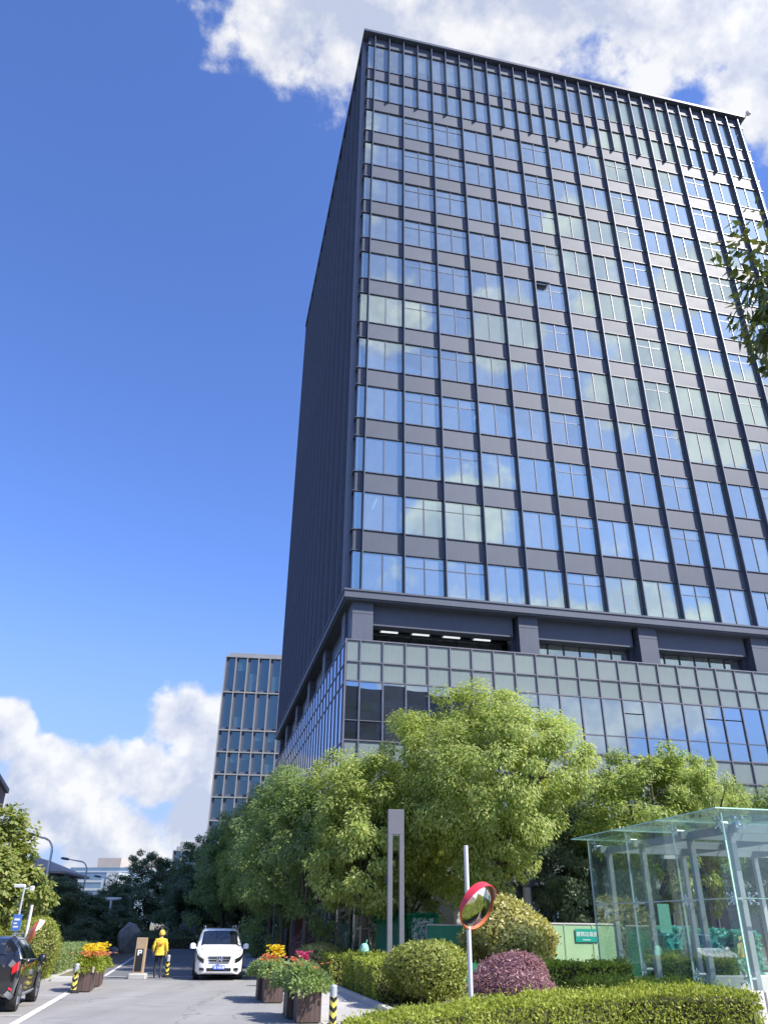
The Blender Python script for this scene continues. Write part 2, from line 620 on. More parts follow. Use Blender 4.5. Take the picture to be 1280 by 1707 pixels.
hedge_leaf = leaf_mat('hedge_leaf', [(0.115, 0.170, 0.028), (0.28, 0.34, 0.055), (0.52, 0.54, 0.12)], 0.38, 0.5, 0.3)
box_leaf = leaf_mat('box_leaf', [(0.095, 0.145, 0.032), (0.29, 0.33, 0.070), (0.60, 0.58, 0.19)], 0.34, 0.45, 0.4)
gold_leaf = leaf_mat('gold_leaf', [(0.20, 0.205, 0.06), (0.42, 0.40, 0.14), (0.62, 0.58, 0.27)], 0.34, 0.45, 0.5)
purple_leaf = leaf_mat('purple_leaf', [(0.13, 0.055, 0.085), (0.33, 0.165, 0.215), (0.62, 0.42, 0.46)], 0.28, 0.45, 0.5)
flower_y = leaf_mat('yellow_petal', [(0.60, 0.42, 0.02), (0.78, 0.60, 0.03), (0.85, 0.72, 0.10)], 0.3)
flower_o = leaf_mat('orange_petal', [(0.50, 0.12, 0.06), (0.62, 0.20, 0.10), (0.7, 0.32, 0.18)], 0.3)
flower_p = leaf_mat('magenta_petal', [(0.42, 0.03, 0.13), (0.55, 0.05, 0.2), (0.65, 0.15, 0.3)], 0.3)

# ------------------------------------------------------------------ the ground
def sheet(name, pts, z, m, bm=None):
    mb = MB()
    mb.add([(p[0], p[1], z) for p in pts], [tuple(range(len(pts)))])
    return tag(mb.build(name, m), kind='structure')


def road_material(name, c1, c2, joint=0.0):
    m = pm(name, c1, c2, 0.35, 0.88, bump=0.25, bscale=60)
    t = m.node_tree
    b = t.nodes['Principled BSDF']
    src = b.inputs['Base Color'].links[0].from_socket
    tc = N(t, 'ShaderNodeTexCoord')
    n = N(t, 'ShaderNodeTexNoise')
    n.inputs['Scale'].default_value = 45.0
    n.inputs['Detail'].default_value = 3.0
    LK(t, tc.outputs['Object'], n.inputs['Vector'])
    # wheel tracks, patches and tar drips: worn shapes of their own
    mp = N(t, 'ShaderNodeMapping')
    mp.inputs['Rotation'].default_value = (0, 0, -YAW)
    mp.inputs['Scale'].default_value = (0.9, 0.07, 1)
    LK(t, tc.outputs['Object'], mp.inputs[0])
    n3 = N(t, 'ShaderNodeTexNoise')
    n3.inputs['Scale'].default_value = 1.3
    n3.inputs['Detail'].default_value = 4.0
    LK(t, mp.outputs[0], n3.inputs['Vector'])
    a = math_node(t, 'MULTIPLY_ADD', n.outputs[0], 0.30, 0.85)
    wob = N(t, 'ShaderNodeTexNoise')
    wob.inputs['Scale'].default_value = 1.2
    wob.inputs['Detail'].default_value = 5.0
    LK(t, tc.outputs['Object'], wob.inputs['Vector'])
    wv = N(t, 'ShaderNodeVectorMath', operation='ADD')
    LK(t, tc.outputs['Object'], wv.inputs[0])
    LK(t, wob.outputs['Color'], wv.inputs[1])
    vo = N(t, 'ShaderNodeTexVoronoi', feature='DISTANCE_TO_EDGE')
    vo.inputs['Scale'].default_value = 0.22
    LK(t, wv.outputs[0], vo.inputs['Vector'])
    ck = N(t, 'ShaderNodeMapRange')
    LK(t, vo.outputs['Distance'], ck.inputs[0])
    ck.inputs[1].default_value = 0.0
    ck.inputs[2].default_value = 0.008
    ck.inputs[3].default_value = 0.62
    ck.inputs[4].default_value = 1.0
    a = math_node(t, 'MULTIPLY', a, ck.outputs[0])
    st = N(t, 'ShaderNodeTexNoise')
    st.inputs['Scale'].default_value = 0.7
    st.inputs['Detail'].default_value = 8.0
    LK(t, tc.outputs['Object'], st.inputs['Vector'])
    sm_ = N(t, 'ShaderNodeMapRange')
    LK(t, st.outputs[0], sm_.inputs[0])
    sm_.inputs[1].default_value = 0.60
    sm_.inputs[2].default_value = 0.68
    sm_.inputs[3].default_value = 1.0
    sm_.inputs[4].default_value = 0.80
    a = math_node(t, 'MULTIPLY', a, sm_.outputs[0])
    a = math_node(t, 'MULTIPLY', a, math_node(t, 'MULTIPLY_ADD', n3.outputs[0], 0.5, 0.75))
    mx = N(t, 'ShaderNodeMix', data_type='RGBA', blend_type='MULTIPLY')
    mx.inputs[0].default_value = 1.0
    LK(t, src, mx.inputs[6])
    cv = N(t, 'ShaderNodeCombineColor')
    for i in range(3):
        LK(t, a, cv.inputs[i])
    LK(t, cv.outputs[0], mx.inputs[7])
    LK(t, mx.outputs[2], b.inputs['Base Color'])
    return m


soil = pm('soil', (0.14, 0.125, 0.085), (0.20, 0.18, 0.12), 0.5, 0.95, bump=0.5, bscale=12)
road_m = road_material('road_concrete', (0.225, 0.222, 0.218), (0.285, 0.278, 0.27))
asphalt = road_material('asphalt', (0.12, 0.125, 0.135), (0.16, 0.165, 0.175))
pave_m = road_material('paving', (0.40, 0.385, 0.37), (0.47, 0.455, 0.44))
bay_m = road_material('parking_paving', (0.26, 0.245, 0.24), (0.31, 0.295, 0.285))

sheet('ground', [(-1500, -300), (1500, -300), (1500, 3000), (-1500, 3000)], 0.0, soil)
rect = lambda u0, u1, v0, v1: [W(u0, v0), W(u1, v0), W(u1, v1), W(u0, v1)]
sheet('road', rect(-10.9, -4.1, -80, -5.6), 0.008, road_m)
sheet('far_road', rect(-10.9, -3.3, -5.6, 50), 0.008, asphalt)
sheet('cross_road', rect(-90, 60, 50, 66), 0.008, asphalt)
sheet('footpath', rect(-4.1, -2.1, -25.5, 30), 0.016, pave_m)
sheet('parking_strip', rect(-13.2, -10.9, -80, -5.9), 0.012, bay_m)
sheet('left_pavement', rect(-16.0, -12.4, -5.9, 50), 0.014, pave_m)
sheet('forecourt', rect(-2.0, 60, -7.2, 0.4), 0.02, pave_m)
sheet('station_floor', rect(4.0, 40, -50, -16.6), 0.02, pave_m)

km = MB()
km.add([W(u, v, z) for v in (-25.5, 44) for (u, z) in ((-2.12, 0.0), (-2.12, 0.13), (-1.95, 0.14), (-1.95, 0.0))],
       [(0, 1, 5, 4), (1, 2, 6, 5), (2, 3, 7, 6), (0, 3, 2, 1), (4, 5, 6, 7)])
tag(km.build('kerb', kerb_m), kind='structure')
km = MB()
km.add([W(u, v, z) for v in (-80, 50) for (u, z) in ((-13.38, 0.0), (-13.38, 0.14), (-13.2, 0.13), (-13.2, 0.0))],
       [(0, 4, 5, 1), (1, 5, 6, 2), (2, 6, 7, 3), (0, 1, 2, 3), (4, 7, 6, 5)])
tag(km.build('kerb', kerb_m), kind='structure')
for i, (v0, v1) in enumerate(((-6.6, -5.7),)):
    km = MB()
    km.add([W(u, v, z) for v in (v0, v1) for (u, z) in ((-12.2, 0.0), (-12.2, 0.14), (-10.95, 0.14), (-10.95, 0.0))],
           [(0, 4, 5, 1), (1, 5, 6, 2), (2, 6, 7, 3), (0, 1, 2, 3), (4, 7, 6, 5)])
    tag(km.build('kerb', kerb_m), kind='structure')

paint = pm('worn_road_paint', (0.44, 0.43, 0.41), (0.74, 0.73, 0.70), 2.2, 0.7, detail=9)
mb = MB()
for pts in (rect(-10.95, -10.75, -80, -7.0), rect(-10.55, -4.2, -3.75, -3.55), rect(-13.1, -11.0, -13.75, -13.65), rect(-13.1, -11.0, -19.9, -19.8)):
    mb.add([(p.x, p.y, 0.021) for p in pts], [(0, 1, 2, 3)])
tag(mb.build('road_marking', paint), kind='structure')
mb = MB()
for pts in (rect(-10.6, -10.45, -3, 40), rect(-4.1, -3.95, -16, -14.6)):
    mb.add([(p.x, p.y, 0.021) for p in pts], [(0, 1, 2, 3)])
tag(mb.build('road_marking', paint), kind='structure')

# ------------------------------------------------------------------ the tower
tower = thing('office_tower', 'tall dark grey office tower with blue glass bands and thin vertical fins', 'building', P0, YAW)
BAY, F1, TW, TD = 2.68, 0.64, 38.8, 41.0
SILL = [19.78 + 4.22 * k for k in range(13)]
GH = 2.74
ROOF = 75.45
rnd = random.Random(3)

# floor slabs, back walls, ceilings: one room per storey behind the glass
for k in range(13):
    s = SILL[k]
    top = s + (3.55 if k == 12 else GH)
    mb = MB()
    mb.box(0.35, TW - 0.35, 0.35, TD - 0.35, s - 0.35, s - 0.12, 1)
    mb.box(0.35, TW - 0.35, 0.35, TD - 0.35, top + 0.06, top + 0.30, 0)
    mb.box(4.5, TW - 4.5, 5.2 + (k % 3) * 0.8, TD - 4, s - 0.12, top + 0.06, 2)
    for c in range(1, 4):
        x = F1 + BAY * (c * 3.5) - 0.4
        mb.box(x, x + 0.8, 1.6, 2.4, s - 0.12, top + 0.06, 2)
    st = mb.build('storey', [ceil_m, floor_in, wall_in], tower)
    lm = MB()
    n = 0
    for b in range(14):
        if k in (12,) and (b < 5 or 8 <= b):
            x = F1 + BAY * b + 0.25
            lm.box(x, x + 1.0, 1.6, 1.72, top + 0.01, top + 0.055)
            lm.box(x + 1.35, x + 2.2, 1.6, 1.72, top + 0.01, top + 0.055)
            n += 1
        elif k in (1, 2, 3, 4, 6) and rnd.random() < 0.34:
            x = F1 + BAY * b + rnd.uniform(0.3, 1.6)
            lm.box(x, x + 0.12, 0.9, 2.3, top + 0.01, top + 0.055)
            n += 1
    if n:
        lm.build('ceiling_lamp', lamp_in, st)

# window frames (two kinds) and panes
HALF = BAY / 2


def frame_mesh(h, transom):
    mb = MB()
    w = BAY
    mb.box(0.03, w - 0.03, 0.06, 0.14, 0.0, 0.06)
    mb.box(0.03, w - 0.03, 0.06, 0.14, h - 0.06, h)
    mb.box(0.03, 0.08, 0.062, 0.138, 0.06, h - 0.06)
    mb.box(w - 0.08, w - 0.03, 0.062, 0.138, 0.06, h - 0.06)
    mb.box(HALF - 0.03, HALF + 0.03, 0.04, 0.138, 0.06, h - 0.06)
    if transom:
        mb.box(0.08, HALF - 0.03, 0.07, 0.13, h - 0.80, h - 0.75)
        mb.box(HALF + 0.03, w - 0.08, 0.07, 0.13, h - 0.80, h - 0.75)
    return mb.mesh('window', frame_m)


FR = {(t, h): frame_mesh(h, t) for t in (False, True) for h in (GH, 3.5)}


def pane_mesh(w, h, m):
    mb = MB()
    mb.box(-w / 2, w / 2, -0.012, 0.012, -h / 2, h / 2)
    return mb.mesh('pane', m)


PM = {}


def pane(parent, x, y, z, w, h, m, tilt=0.0016, name='pane'):
    key = (round(w, 2), round(h, 2), m.name)
    if key not in PM:
        PM[key] = pane_mesh(w, h, m)
    return place(name, PM[key], parent, (x, y, z), (rnd.gauss(0, tilt), 0, rnd.gauss(0, tilt)))


high = MB()


def high_pane(x, y, z, w, h, tilt=0.0016):
    q = Quaternion((1, 0, 0), rnd.gauss(0, tilt)) @ Quaternion((0, 0, 1), rnd.gauss(0, tilt))
    vs = [q @ Vector(p) + Vector((x, y, z)) for p in ((-w / 2, 0, -h / 2), (w / 2, 0, -h / 2), (w / 2, 0, h / 2), (-w / 2, 0, h / 2))]
    high.add(vs, [(0, 1, 2, 3)])


crown_g = MB()


def crown_pane(x, y, z, w, h):
    crown_g.add([(x - w / 2, y, z - h / 2), (x + w / 2, y, z - h / 2), (x + w / 2, y, z + h / 2), (x - w / 2, y, z + h / 2)], [(0, 1, 2, 3)])


def blind_mesh(w, h):
    mb = MB()
    mb.box(-w / 2, w / 2, 0, 0.02, -h, 0)
    mb.box(-w / 2, w / 2, -0.015, 0.035, -h - 0.03, -h)
    return mb.mesh('blind', blind_m)


BL = {h: blind_mesh(1.2, h) for h in (0.6, 1.0, 1.5, 2.1, 2.6)}
TR = {1, 2, 5, 8, 11}
for k in range(13):
    h = 3.5 if k == 12 else GH
    for b in range(14):
        tr = b in TR and k < 11
        x0 = F1 + BAY * b
        w = place('window', FR[(tr, h)], tower, (x0, 0, SILL[k]))
        for s in (0, 1):
            cx = (0.08 + HALF - 0.03) / 2 if s == 0 else (HALF + 0.03 + BAY - 0.08) / 2
            pw = HALF - 0.11
            parts = [((h - 0.81) / 2 + 0.03, h - 0.86), (h - 0.405, 0.69)] if tr else [(h / 2, h - 0.12)]
            for (cz, ph) in parts:
                if k <= 6:
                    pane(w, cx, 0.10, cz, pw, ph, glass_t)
                elif k == 12:
                    crown_pane(x0 + cx, 0.10, SILL[k] + cz, pw, ph)
                else:
                    high_pane(x0 + cx, 0.10, SILL[k] + cz, pw, ph)
            if rnd.random() < (0.62 if k == 12 else 0.60):
                hb = rnd.choice((2.1, 2.6, 2.6)) if k == 12 else rnd.choice((0.6, 1.0, 1.5, 2.1, 2.6, 2.6))
                place('blind', BL[hb], w, (cx, 0.30, h - 0.03))
tag(crown_g.build('crown_panes', glass_top, tower), kind='stuff')
hp = high.build('upper_panes', glass_t, tower)
tag(hp, kind='stuff')

# an open vent on the ninth storey
vb = MB()
vb.box(0, 1.1, 0, 0.04, -0.42, 0)
vent = vb.build('open_vent', panel_dark, tower, loc=(F1 + BAY * 5 + 0.1, 0.02, SILL[6] + GH - 0.1), rot=(R(-62), 0, 0))

# spandrel panels between the window bands
sp = MB()
sp.box(0.03, BAY - 0.03, 0.05, 0.16, 0.03, 1.42)
sp_me = sp.mesh('spandrel_panel', panel)
sph = MB()
sph.box(0.03, HALF - 0.03, 0.05, 0.16, 0.03, 1.42)
sph_me = sph.mesh('spandrel_panel', panel)
par = MB()
par.box(0.03, HALF - 0.03, 0.05, 0.16, 0.03, 1.12)
par_me = par.mesh('parapet_panel', panel)
for k in range(12):
    z = SILL[k] + GH + 0.015
    for b in range(14):
        if k >= 11:
            for s in (0, 1):
                place('spandrel_panel', sph_me, tower, (F1 + BAY * b + HALF * s, 0, z))
        else:
            place('spandrel_panel', sp_me, tower, (F1 + BAY * b, 0, z))
for b in range(28):
    place('parapet_panel', par_me, tower, (F1 + HALF * b, 0, SILL[12] + 3.52))
# thin ledges at each sill and head
ld = MB()
ld.box(0.0, TW, -0.015, 0.05, 0, 0.055)
ld_me = ld.mesh('sill_ledge', panel_dark)
for k in range(13):
    if k:
        place('sill_ledge', ld_me, tower, (0, 0, SILL[k] - 0.03))
    place('sill_ledge', ld_me, tower, (0, 0, SILL[k] + (3.5 if k == 12 else GH) - 0.01))

# fins
fm = MB()
fm.box(-0.03, 0.03, -0.27, 0.12, 0, ROOF - 0.3 - 19.8)
fm_me = fm.mesh('fin', fin_m)
hm_ = MB()
hm_.box(-0.03, 0.03, -0.27, 0.05, 0, ROOF - 0.3 - (SILL[11] - 0.12))
hm_me = hm_.mesh('short_fin', fin_m)
for b in range(15):
    place('fin', fm_me, tower, (F1 + BAY * b, 0, 19.8))
    if b < 14:
        place('short_fin', hm_me, tower, (F1 + BAY * b + HALF, 0, SILL[11] - 0.12))
# corners of the street front: narrow panes and panels outside the last fins
for (xa, xb) in ((0.05, F1 - 0.05), (F1 + 14 * BAY + 0.05, TW - 0.05)):
    cw = xb - xa
    cm = MB()
    cm.box(-cw / 2, cw / 2, 0.05, 0.16, 0.03, 1.42)
    cme = cm.mesh('corner_panel', panel)
    for k in range(13):
        h = 3.5 if k == 12 else GH
        pane(tower, (xa + xb) / 2, 0.10, SILL[k] + h / 2, cw, h - 0.06, glass_t, name='corner_pane')
        place('corner_panel', cme, tower, ((xa + xb) / 2, 0, SILL[k] + h + 0.015))
# roof cap
rc = MB()
rc.box(-0.47, TW + 0.25, -0.45, TD + 0.3, ROOF - 0.28, ROOF)
rc.box(0.2, TW - 0.2, 0.2, TD - 0.2, 73.9, ROOF - 0.282)
rc.build('roof', panel_dark, tower)
# lamp on the roof corner
rl = MB()
rl.tube([(TW + 0.2, -0.3, ROOF + 0.02), (TW + 0.55, -0.5, ROOF + 0.25)], 0.06, 8)
rl.lathe([(0.05, ROOF + 0.1), (0.22, ROOF + 0.2), (0.24, ROOF + 0.5), (0.1, ROOF + 0.58)], 12, TW + 0.6, -0.55)
rl.build('roof_lamp', white_m, tower)

# side front (along the street): fins hide most of the glass from here
sfm = MB()
sfm.box(-0.43, 0.12, -0.035, 0.035, 0, ROOF - 0.3 - 19.8)
side_m_ = pm('fin_metal_lifted', (0.105, 0.135, 0.205), (0.13, 0.16, 0.235), 1.2, 0.4, 0.0, spec=0.5)  # lighter bluish copy of the fin metal: shade on this face lifted by colour
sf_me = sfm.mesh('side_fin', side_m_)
ssf = MB()
ssf.box(-0.30, 0.05, -0.03, 0.03, 0, ROOF - 0.3 - (SILL[11] - 0.12))
ssf_me = ssf.mesh('side_short_fin', fin_m)
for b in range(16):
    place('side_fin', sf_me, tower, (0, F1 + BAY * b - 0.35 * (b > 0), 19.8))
    if b < 15:
        place('side_short_fin', ssf_me, tower, (0, F1 + BAY * b + HALF, SILL[11] - 0.12))
mb = MB()
for k in range(13):
    h = 3.5 if k == 12 else GH
    mb.box(0.09, 0.11, 0.06, TD - 0.06, SILL[k] + 0.03, SILL[k] + h - 0.03)
tag(mb.build('side_panes', glass_l, tower), kind='stuff')
mb = MB()
for k in range(13):
    h = 3.5 if k == 12 else GH
    mb.box(0.05, 0.16, 0.05, TD - 0.05, SILL[k] + h + 0.03, SILL[k] + h + (1.1 if k == 12 else 1.44))
tag(mb.build('side_panels', panel_dark, tower), kind='stuff')
mb = MB()
for k in range(13):
    h = 3.5 if k == 12 else GH
    if k:
        mb.box(-0.06, 0.05, 0.0, TD, SILL[k] - 0.03, SILL[k] + 0.03)
    mb.box(-0.06, 0.05, 0.0, TD, SILL[k] + h - 0.01, SILL[k] + h + 0.05)
tag(mb.build('side_ledges', panel_dark, tower), kind='stuff')
# mullions of the side
smm = MB()
smm.box(0.02, 0.12, -0.03, 0.03, 0, ROOF - 1.6 - 19.8)
smm_me = smm.mesh('side_mullion', frame_m)
for b in range(15):
    place('side_mullion', smm_me, tower, (0, F1 + BAY * b + HALF + 0.1, 19.85))
# hidden fronts closed with plain panels
bk = MB()
bk.box(TW - 0.12, TW - 0.04, 0.3, TD - 0.2, 19.8, 73.9)
bk.box(0.3, TW - 0.2, TD - 0.12, TD - 0.04, 19.8, 73.9)
bk.build('rear_wall', panel_dark, tower)

# cornice band under the tower
cb = MB()
cb.box(-0.40, TW + 0.4, -0.40, TD + 0.4, 19.26, 19.68)
cb.box(-0.46, TW + 0.46, -0.46, TD + 0.46, 19.68, 19.79)
cb.box(-0.30, TW + 0.3, -0.30, TD + 0.3, 19.16, 19.26)
cb.build('cornice', panel, tower)
# piers and the recessed storey
PIERS = [0.16, 10.6, 18.7, 26.8, 36.2]
for u in PIERS:
    mb = MB()
    mb.bbox(u, u + 1.27, 0.02, 1.5, 16.5, 18.42, 0.01)
    mb.bbox(u, u + 1.27, 0.02, 1.5, 18.44, 19.16, 0.01)
    mb.build('pier', panel, tower)
for v in [0.16 + 1.5, 9.6, 17.6, 25.6, 33.6, 40.0]:
    mb = MB()
    mb.bbox(0.02, 1.45, v, v + 1.2, 16.5, 18.42, 0.01)
    mb.bbox(0.02, 1.45, v, v + 1.2, 18.44, 19.16, 0.01)
    mb.build('pier', panel, tower)
for i in range(4):
    a, b = PIERS[i] + 1.27, PIERS[i + 1]
    mb = MB()
    mb.box(a + 0.002, b - 0.25, 0.42, 1.2, 17.9, 19.158)
    mb.build('lintel', panel, tower)
    mb = MB()
    mb.box(b - 0.25, b - 0.002, 0.9, 1.45, 16.4, 19.15)
    mb.build('reveal', panel_dark, tower)
    n = 6
    rv = 2.5 if i == 0 else 1.3
    for j in range(n):
        x0 = a + (b - a - 0.3) * j / n
        x1 = a + (b - a - 0.3) * (j + 1) / n
        pane(tower, (x0 + x1) / 2, rv, 17.1, x1 - x0 - 0.08, 1.9, glass_t, name='recessed_pane')
    mb = MB()
    for j in range(n + 1):
        x = a + (b - a - 0.3) * j / n
        mb.box(x - 0.04, x + 0.04, rv - 0.07, rv + 0.07, 16.35, 18.05)
    mb.box(a, b, rv - 0.07, rv + 0.07, 18.05, 18.2)
    mb.build('recessed_frame', panel_dark, tower)
mb = MB()
mb.box(1.6, TW - 1, 9, TD - 2, 16.2, 19.15, 2)
mb.box(1.5, TW - 0.5, 1.3, TD - 1, 18.9, 19.155, 1)
mb.build('recessed_storey', [ceil_m, panel_dark, wall_in], tower)
lm = MB()
for b in range(4):
    lm.box(2.8 + b * 2.1, 3.9 + b * 2.1, 4.0, 4.5, 18.80, 18.88)
lm.build('ceiling_lamp', lamp_in, tower)
mb = MB()
for v0, v1 in ((2.9, 9.5), (10.9, 17.5), (18.9, 25.5), (26.9, 33.5), (34.9, 39.9)):
    mb.box(0.45, 1.2, v0, v1, 17.9, 19.158)
    mb.box(1.9, 2.0, v0, v1, 16.4, 18.9)
tag(mb.build('side_lintels', panel_dark, tower), kind='stuff')

# ------------------------------------------------------------------ podium (part of the tower)
PT = 16.76
PW, PD = 33.6, 43.2
pod = MB()
pod.box(0.15, PW, 0.15, PD, PT - 0.2, PT - 0.05, 0)
for z in (11.03, 5.3):
    pod.box(0.15, PW, 0.15, PD, z - 0.7, z - 0.1, 0)
pod.box(6, PW - 2, 6.5, PD - 3, 0.0, PT - 0.2, 1)
podium = pod.build('podium', [floor_in, wall_in], tower)
UM = [-0.1, 0.70] + [0.70 + 1.352 * k for k in range(1, 25)]
ROWS = [(PT - 1.29, PT, 'f'), (PT - 2.41, PT - 1.29, 'f'), (11.03, PT - 2.41, 'g'),
        (9.75, 11.03, 'f'), (8.62, 9.75, 'f'), (5.3, 8.62, 'g'), (4.0, 5.3, 'f'), (0.1, 4.0, 'g')]
TRP = {7, 8, 13, 17, 18}
low_f = MB()
for i in range(len(UM) - 1):
    x0, x1 = UM[i] + 0.035, UM[i + 1] - 0.035
    for r, (z0, z1, t) in enumerate(ROWS):
        if z1 < 9.0:
            low_f.add([(x0, 0.02, z0 + 0.035), (x1, 0.02, z0 + 0.035), (x1, 0.02, z1 - 0.035), (x0, 0.02, z1 - 0.035)], [(0, 1, 2, 3)], 0 if t == 'f' else 1)
        elif t == 'f':
            pane(podium, (x0 + x1) / 2, 0.02, (z0 + z1) / 2, x1 - x0, z1 - z0 - 0.07, frit, 0.002, 'fritted_pane')
        elif z0 > 11 and i in TRP:
            pane(podium, (x0 + x1) / 2, 0.02, z1 - 0.42, x1 - x0, 0.76, glass_p, 0.003)
            pane(podium, (x0 + x1) / 2, 0.02, (z0 + z1 - 0.84) / 2, x1 - x0, z1 - z0 - 0.84 - 0.06, glass_p, 0.003)
        else:
            zt = z0 + 1.1
            if z1 - z0 > 2:
                pane(podium, (x0 + x1) / 2, 0.02, (z0 + zt) / 2, x1 - x0, zt - z0 - 0.06, glass_p, 0.003)
                pane(podium, (x0 + x1) / 2, 0.02, (zt + z1) / 2, x1 - x0, z1 - zt - 0.06, glass_p, 0.003)
tag(low_f.build('lower_panes', [frit, glass_p], podium), kind='stuff')
mm = MB()
mm.box(-0.035, 0.035, -0.09, 0.12, 0.0, PT)
mm_me = mm.mesh('mullion', mull_m)
for u in UM[1:]:
    place('mullion', mm_me, podium, (u, 0, 0))
for (z0, z1, t) in ROWS:
    mb = MB()
    mb.box(-0.12, PW, -0.07, 0.10, z1 - 0.035, z1 + 0.035)
    mb.build('transom', mull_m, podium)
mb = MB()
mb.box(-0.12, PW, -0.05, 0.08, 12.10, 12.14)
mb.build('transom', mull_m, podium)
# corner post and the side along the street
mb = MB()
mb.box(-0.20, -0.10, -0.10, 0.02, 0, PT + 0.04)
mb.build('corner_post', mull_m, podium)
sm = MB()
sm.box(-0.065, 0.02, -0.045, 0.045, 0.0, PT)
sm_me = sm.mesh('side_mullion', mull_m)
NS = 32
for k in range(NS):
    place('side_mullion', sm_me, podium, (-0.1, 0.72 + 1.33 * k, 0))
mb = MB()
for k in range(NS):
    v0 = 0.04 if k == 0 else 0.72 + 1.33 * (k - 1) + 0.04
    v1 = 0.72 + 1.33 * k - 0.04
    a = rnd.gauss(0, 0.002)
    for (z0, z1, t) in ROWS:
        mb.add([(-0.12 + a, v0, z0 + 0.03), (-0.12 - a, v1, z0 + 0.03), (-0.12 - a, v1, z1 - 0.03), (-0.12 + a, v0, z1 - 0.03)], [(3, 2, 1, 0)])
side_p = pane_mat('podium_side_glass', (0.80, 0.86, 1.0), (0.12, 0.16, 0.22), 0.30, 0.0, 0.02, 0.75)
tag(mb.build('side_panes', side_p, podium), kind='stuff')
for (z0, z1, t) in ROWS:
    mb = MB()
    mb.box(-0.162, -0.02, 0.02, 43.0, z1 - 0.035, z1 + 0.035)
    mb.build('side_transom', mull_m, podium)

# ------------------------------------------------------------------ other buildings
def grid_block(name, label, loc, rz, cols, rows, depth, fr_m, seed, side_m):
    """office block: projecting grid of piers and bands, windows set back in it.
    cols: list of x edges; rows: list of z edges from the top down"""
    g = random.Random(seed)
    t = thing(name, label, 'building', loc, rz)
    w, top = cols[-1], rows[0]
    mb = MB()
    mb.box(0.2, w - 0.05, 0.5, depth, 0, top - 0.1)
    mb.build('wall', side_m, t)
    mb = MB()
    mb.box(0.6, w + 0.3, 0.3, depth, top, top + 0.9)
    mb.build('roof', fr_m, t)
    for x in cols:
        b = MB()
        b.box(x - 0.10, x + 0.10, -0.16, 0.5, 0, top)
        b.build('pier', fr_m, t)
    for z in rows:
        b = MB()
        b.box(-0.10, w + 0.10, -0.14, 0.5, z - 0.12, z + 0.12)
        b.build('band', fr_m, t)
    for i in range(len(cols) - 1):
        for j in range(len(rows) - 1):
            z1, z0 = rows[j] - 0.12, rows[j + 1] + 0.12
            x0, x1 = cols[i] + 0.10, cols[i + 1] - 0.10
            off = 0.3 if (i + j) % 2 else 0.75 * (x1 - x0) * 0.3
            b = MB()
            b.box(x0 + off, x0 + off + 0.10, 0.28, 0.499, z0, z1)
            b.box(x0 + 0.001, x0 + off, 0.32, 0.499, z0, z1)
            b.box(x0 + off + 0.1, x1, 0.36, 0.499, z0, z0 + 0.45)
            f = b.build('window', panel, t)
            p = MB()
            p.box(x0 + off + 0.1, x1 - 0.05, 0.40, 0.42, z0 + 0.45, z1)
            p.build('pane', glass_b, f)
            if g.random() < 0.55:
                hh = (z1 - z0) * g.uniform(0.2, 0.5)
                p = MB()
                zt = z1 if g.random() < 0.6 else z0 + 0.5 + hh
                p.box(x0 + off + 0.12, x1 - 0.08, 0.45, 0.47, zt - hh, zt)
                p.build('blind', blind_m, f)
    return t


bb_frame = pm('block_frame', (0.21, 0.225, 0.25), (0.25, 0.265, 0.29), 0.3, 0.7)
bb_side = pm('block_core', (0.08, 0.085, 0.095), (0.11, 0.115, 0.12), 0.3, 0.6)
rows = [48.6, 41.6, 34.4, 30.4, 26.4, 22.4, 18.4, 14.4, 10.4, 6.4, 2.4]
o = Vector((-30.6, 150.0, 0))
grid_block('office_block', 'grey gridded office block rising behind the dark tower beside the clouds', o, YAW * 0.55,
           [0.0, 2.0, 4.2, 6.4, 8.6, 10.8, 13.0, 15.2], rows, 30, bb_frame, 5, bb_side)
grid_block('office_block', 'small pale office block peeping over the dark trees at the street end', (-48.3, 200, 0), YAW * 0.6,
           [0.0, 1.9, 5.0, 8.0, 11.0, 14.0, 17.0], [17.2, 12.6, 8.4, 4.2, 0.2], 25, bb_frame, 9, bb_side)
mb = MB()
mb.box(1.3, 14, 1.0, 20, 18.1, 19.2)
mb.tube([(5, 3, 19.2), (5, 3, 21.2)], 0.05, 6)
# roof hut belongs to the small block
rh = mb.build('roof_hut', bb_frame, [x for x in bpy.data.objects if x.name == 'office_block.001'][0])

# far glass offices: stacked volumes with window bands
gt = thing('glass_office', 'distant pale blue glass office building beyond the street lamps', 'building', (-108, 300, 0), R(-10))
far_glass = pm('far_glass', (0.16, 0.25, 0.33), (0.22, 0.31, 0.40), 0.2, 0.12, 0.3, spec=0.8)
far_band = pm('far_band', (0.42, 0.47, 0.50), (0.5, 0.54, 0.56), 0.3, 0.6)
far_hut = pm('far_hut', (0.42, 0.36, 0.32), (0.48, 0.42, 0.37), 0.3, 0.8)
mb = MB()
mb.box(-8, 13, 0, 14, 0, 15.6)
mb.build('wall', far_glass, gt)
mb = MB()
mb.box(-5, 20, 10, 26, 0, 19.6)
mb.build('rear_wing', far_glass, gt)
mb = MB()
mb.box(13.4, 18, 2, 22, 0, 17.5)
mb.build('glazed_wing', far_band, gt)
mb = MB()
mb.box(3, 12, 14, 22, 19.6, 23.0)
mb.build('roof_hut', far_hut, gt)
for k in range(6):
    mb = MB()
    mb.box(-8.1, 13.1, -0.15, 0, 1.8 + 2.5 * k, 2.5 + 2.5 * k)
    mb.build('band', far_band, gt)
for k in range(7):
    mb = MB()
    mb.box(-5.1, 20.1, 9.85, 10, 2.4 + 2.6 * k, 2.9 + 2.6 * k)
    mb.build('band', far_band, gt)
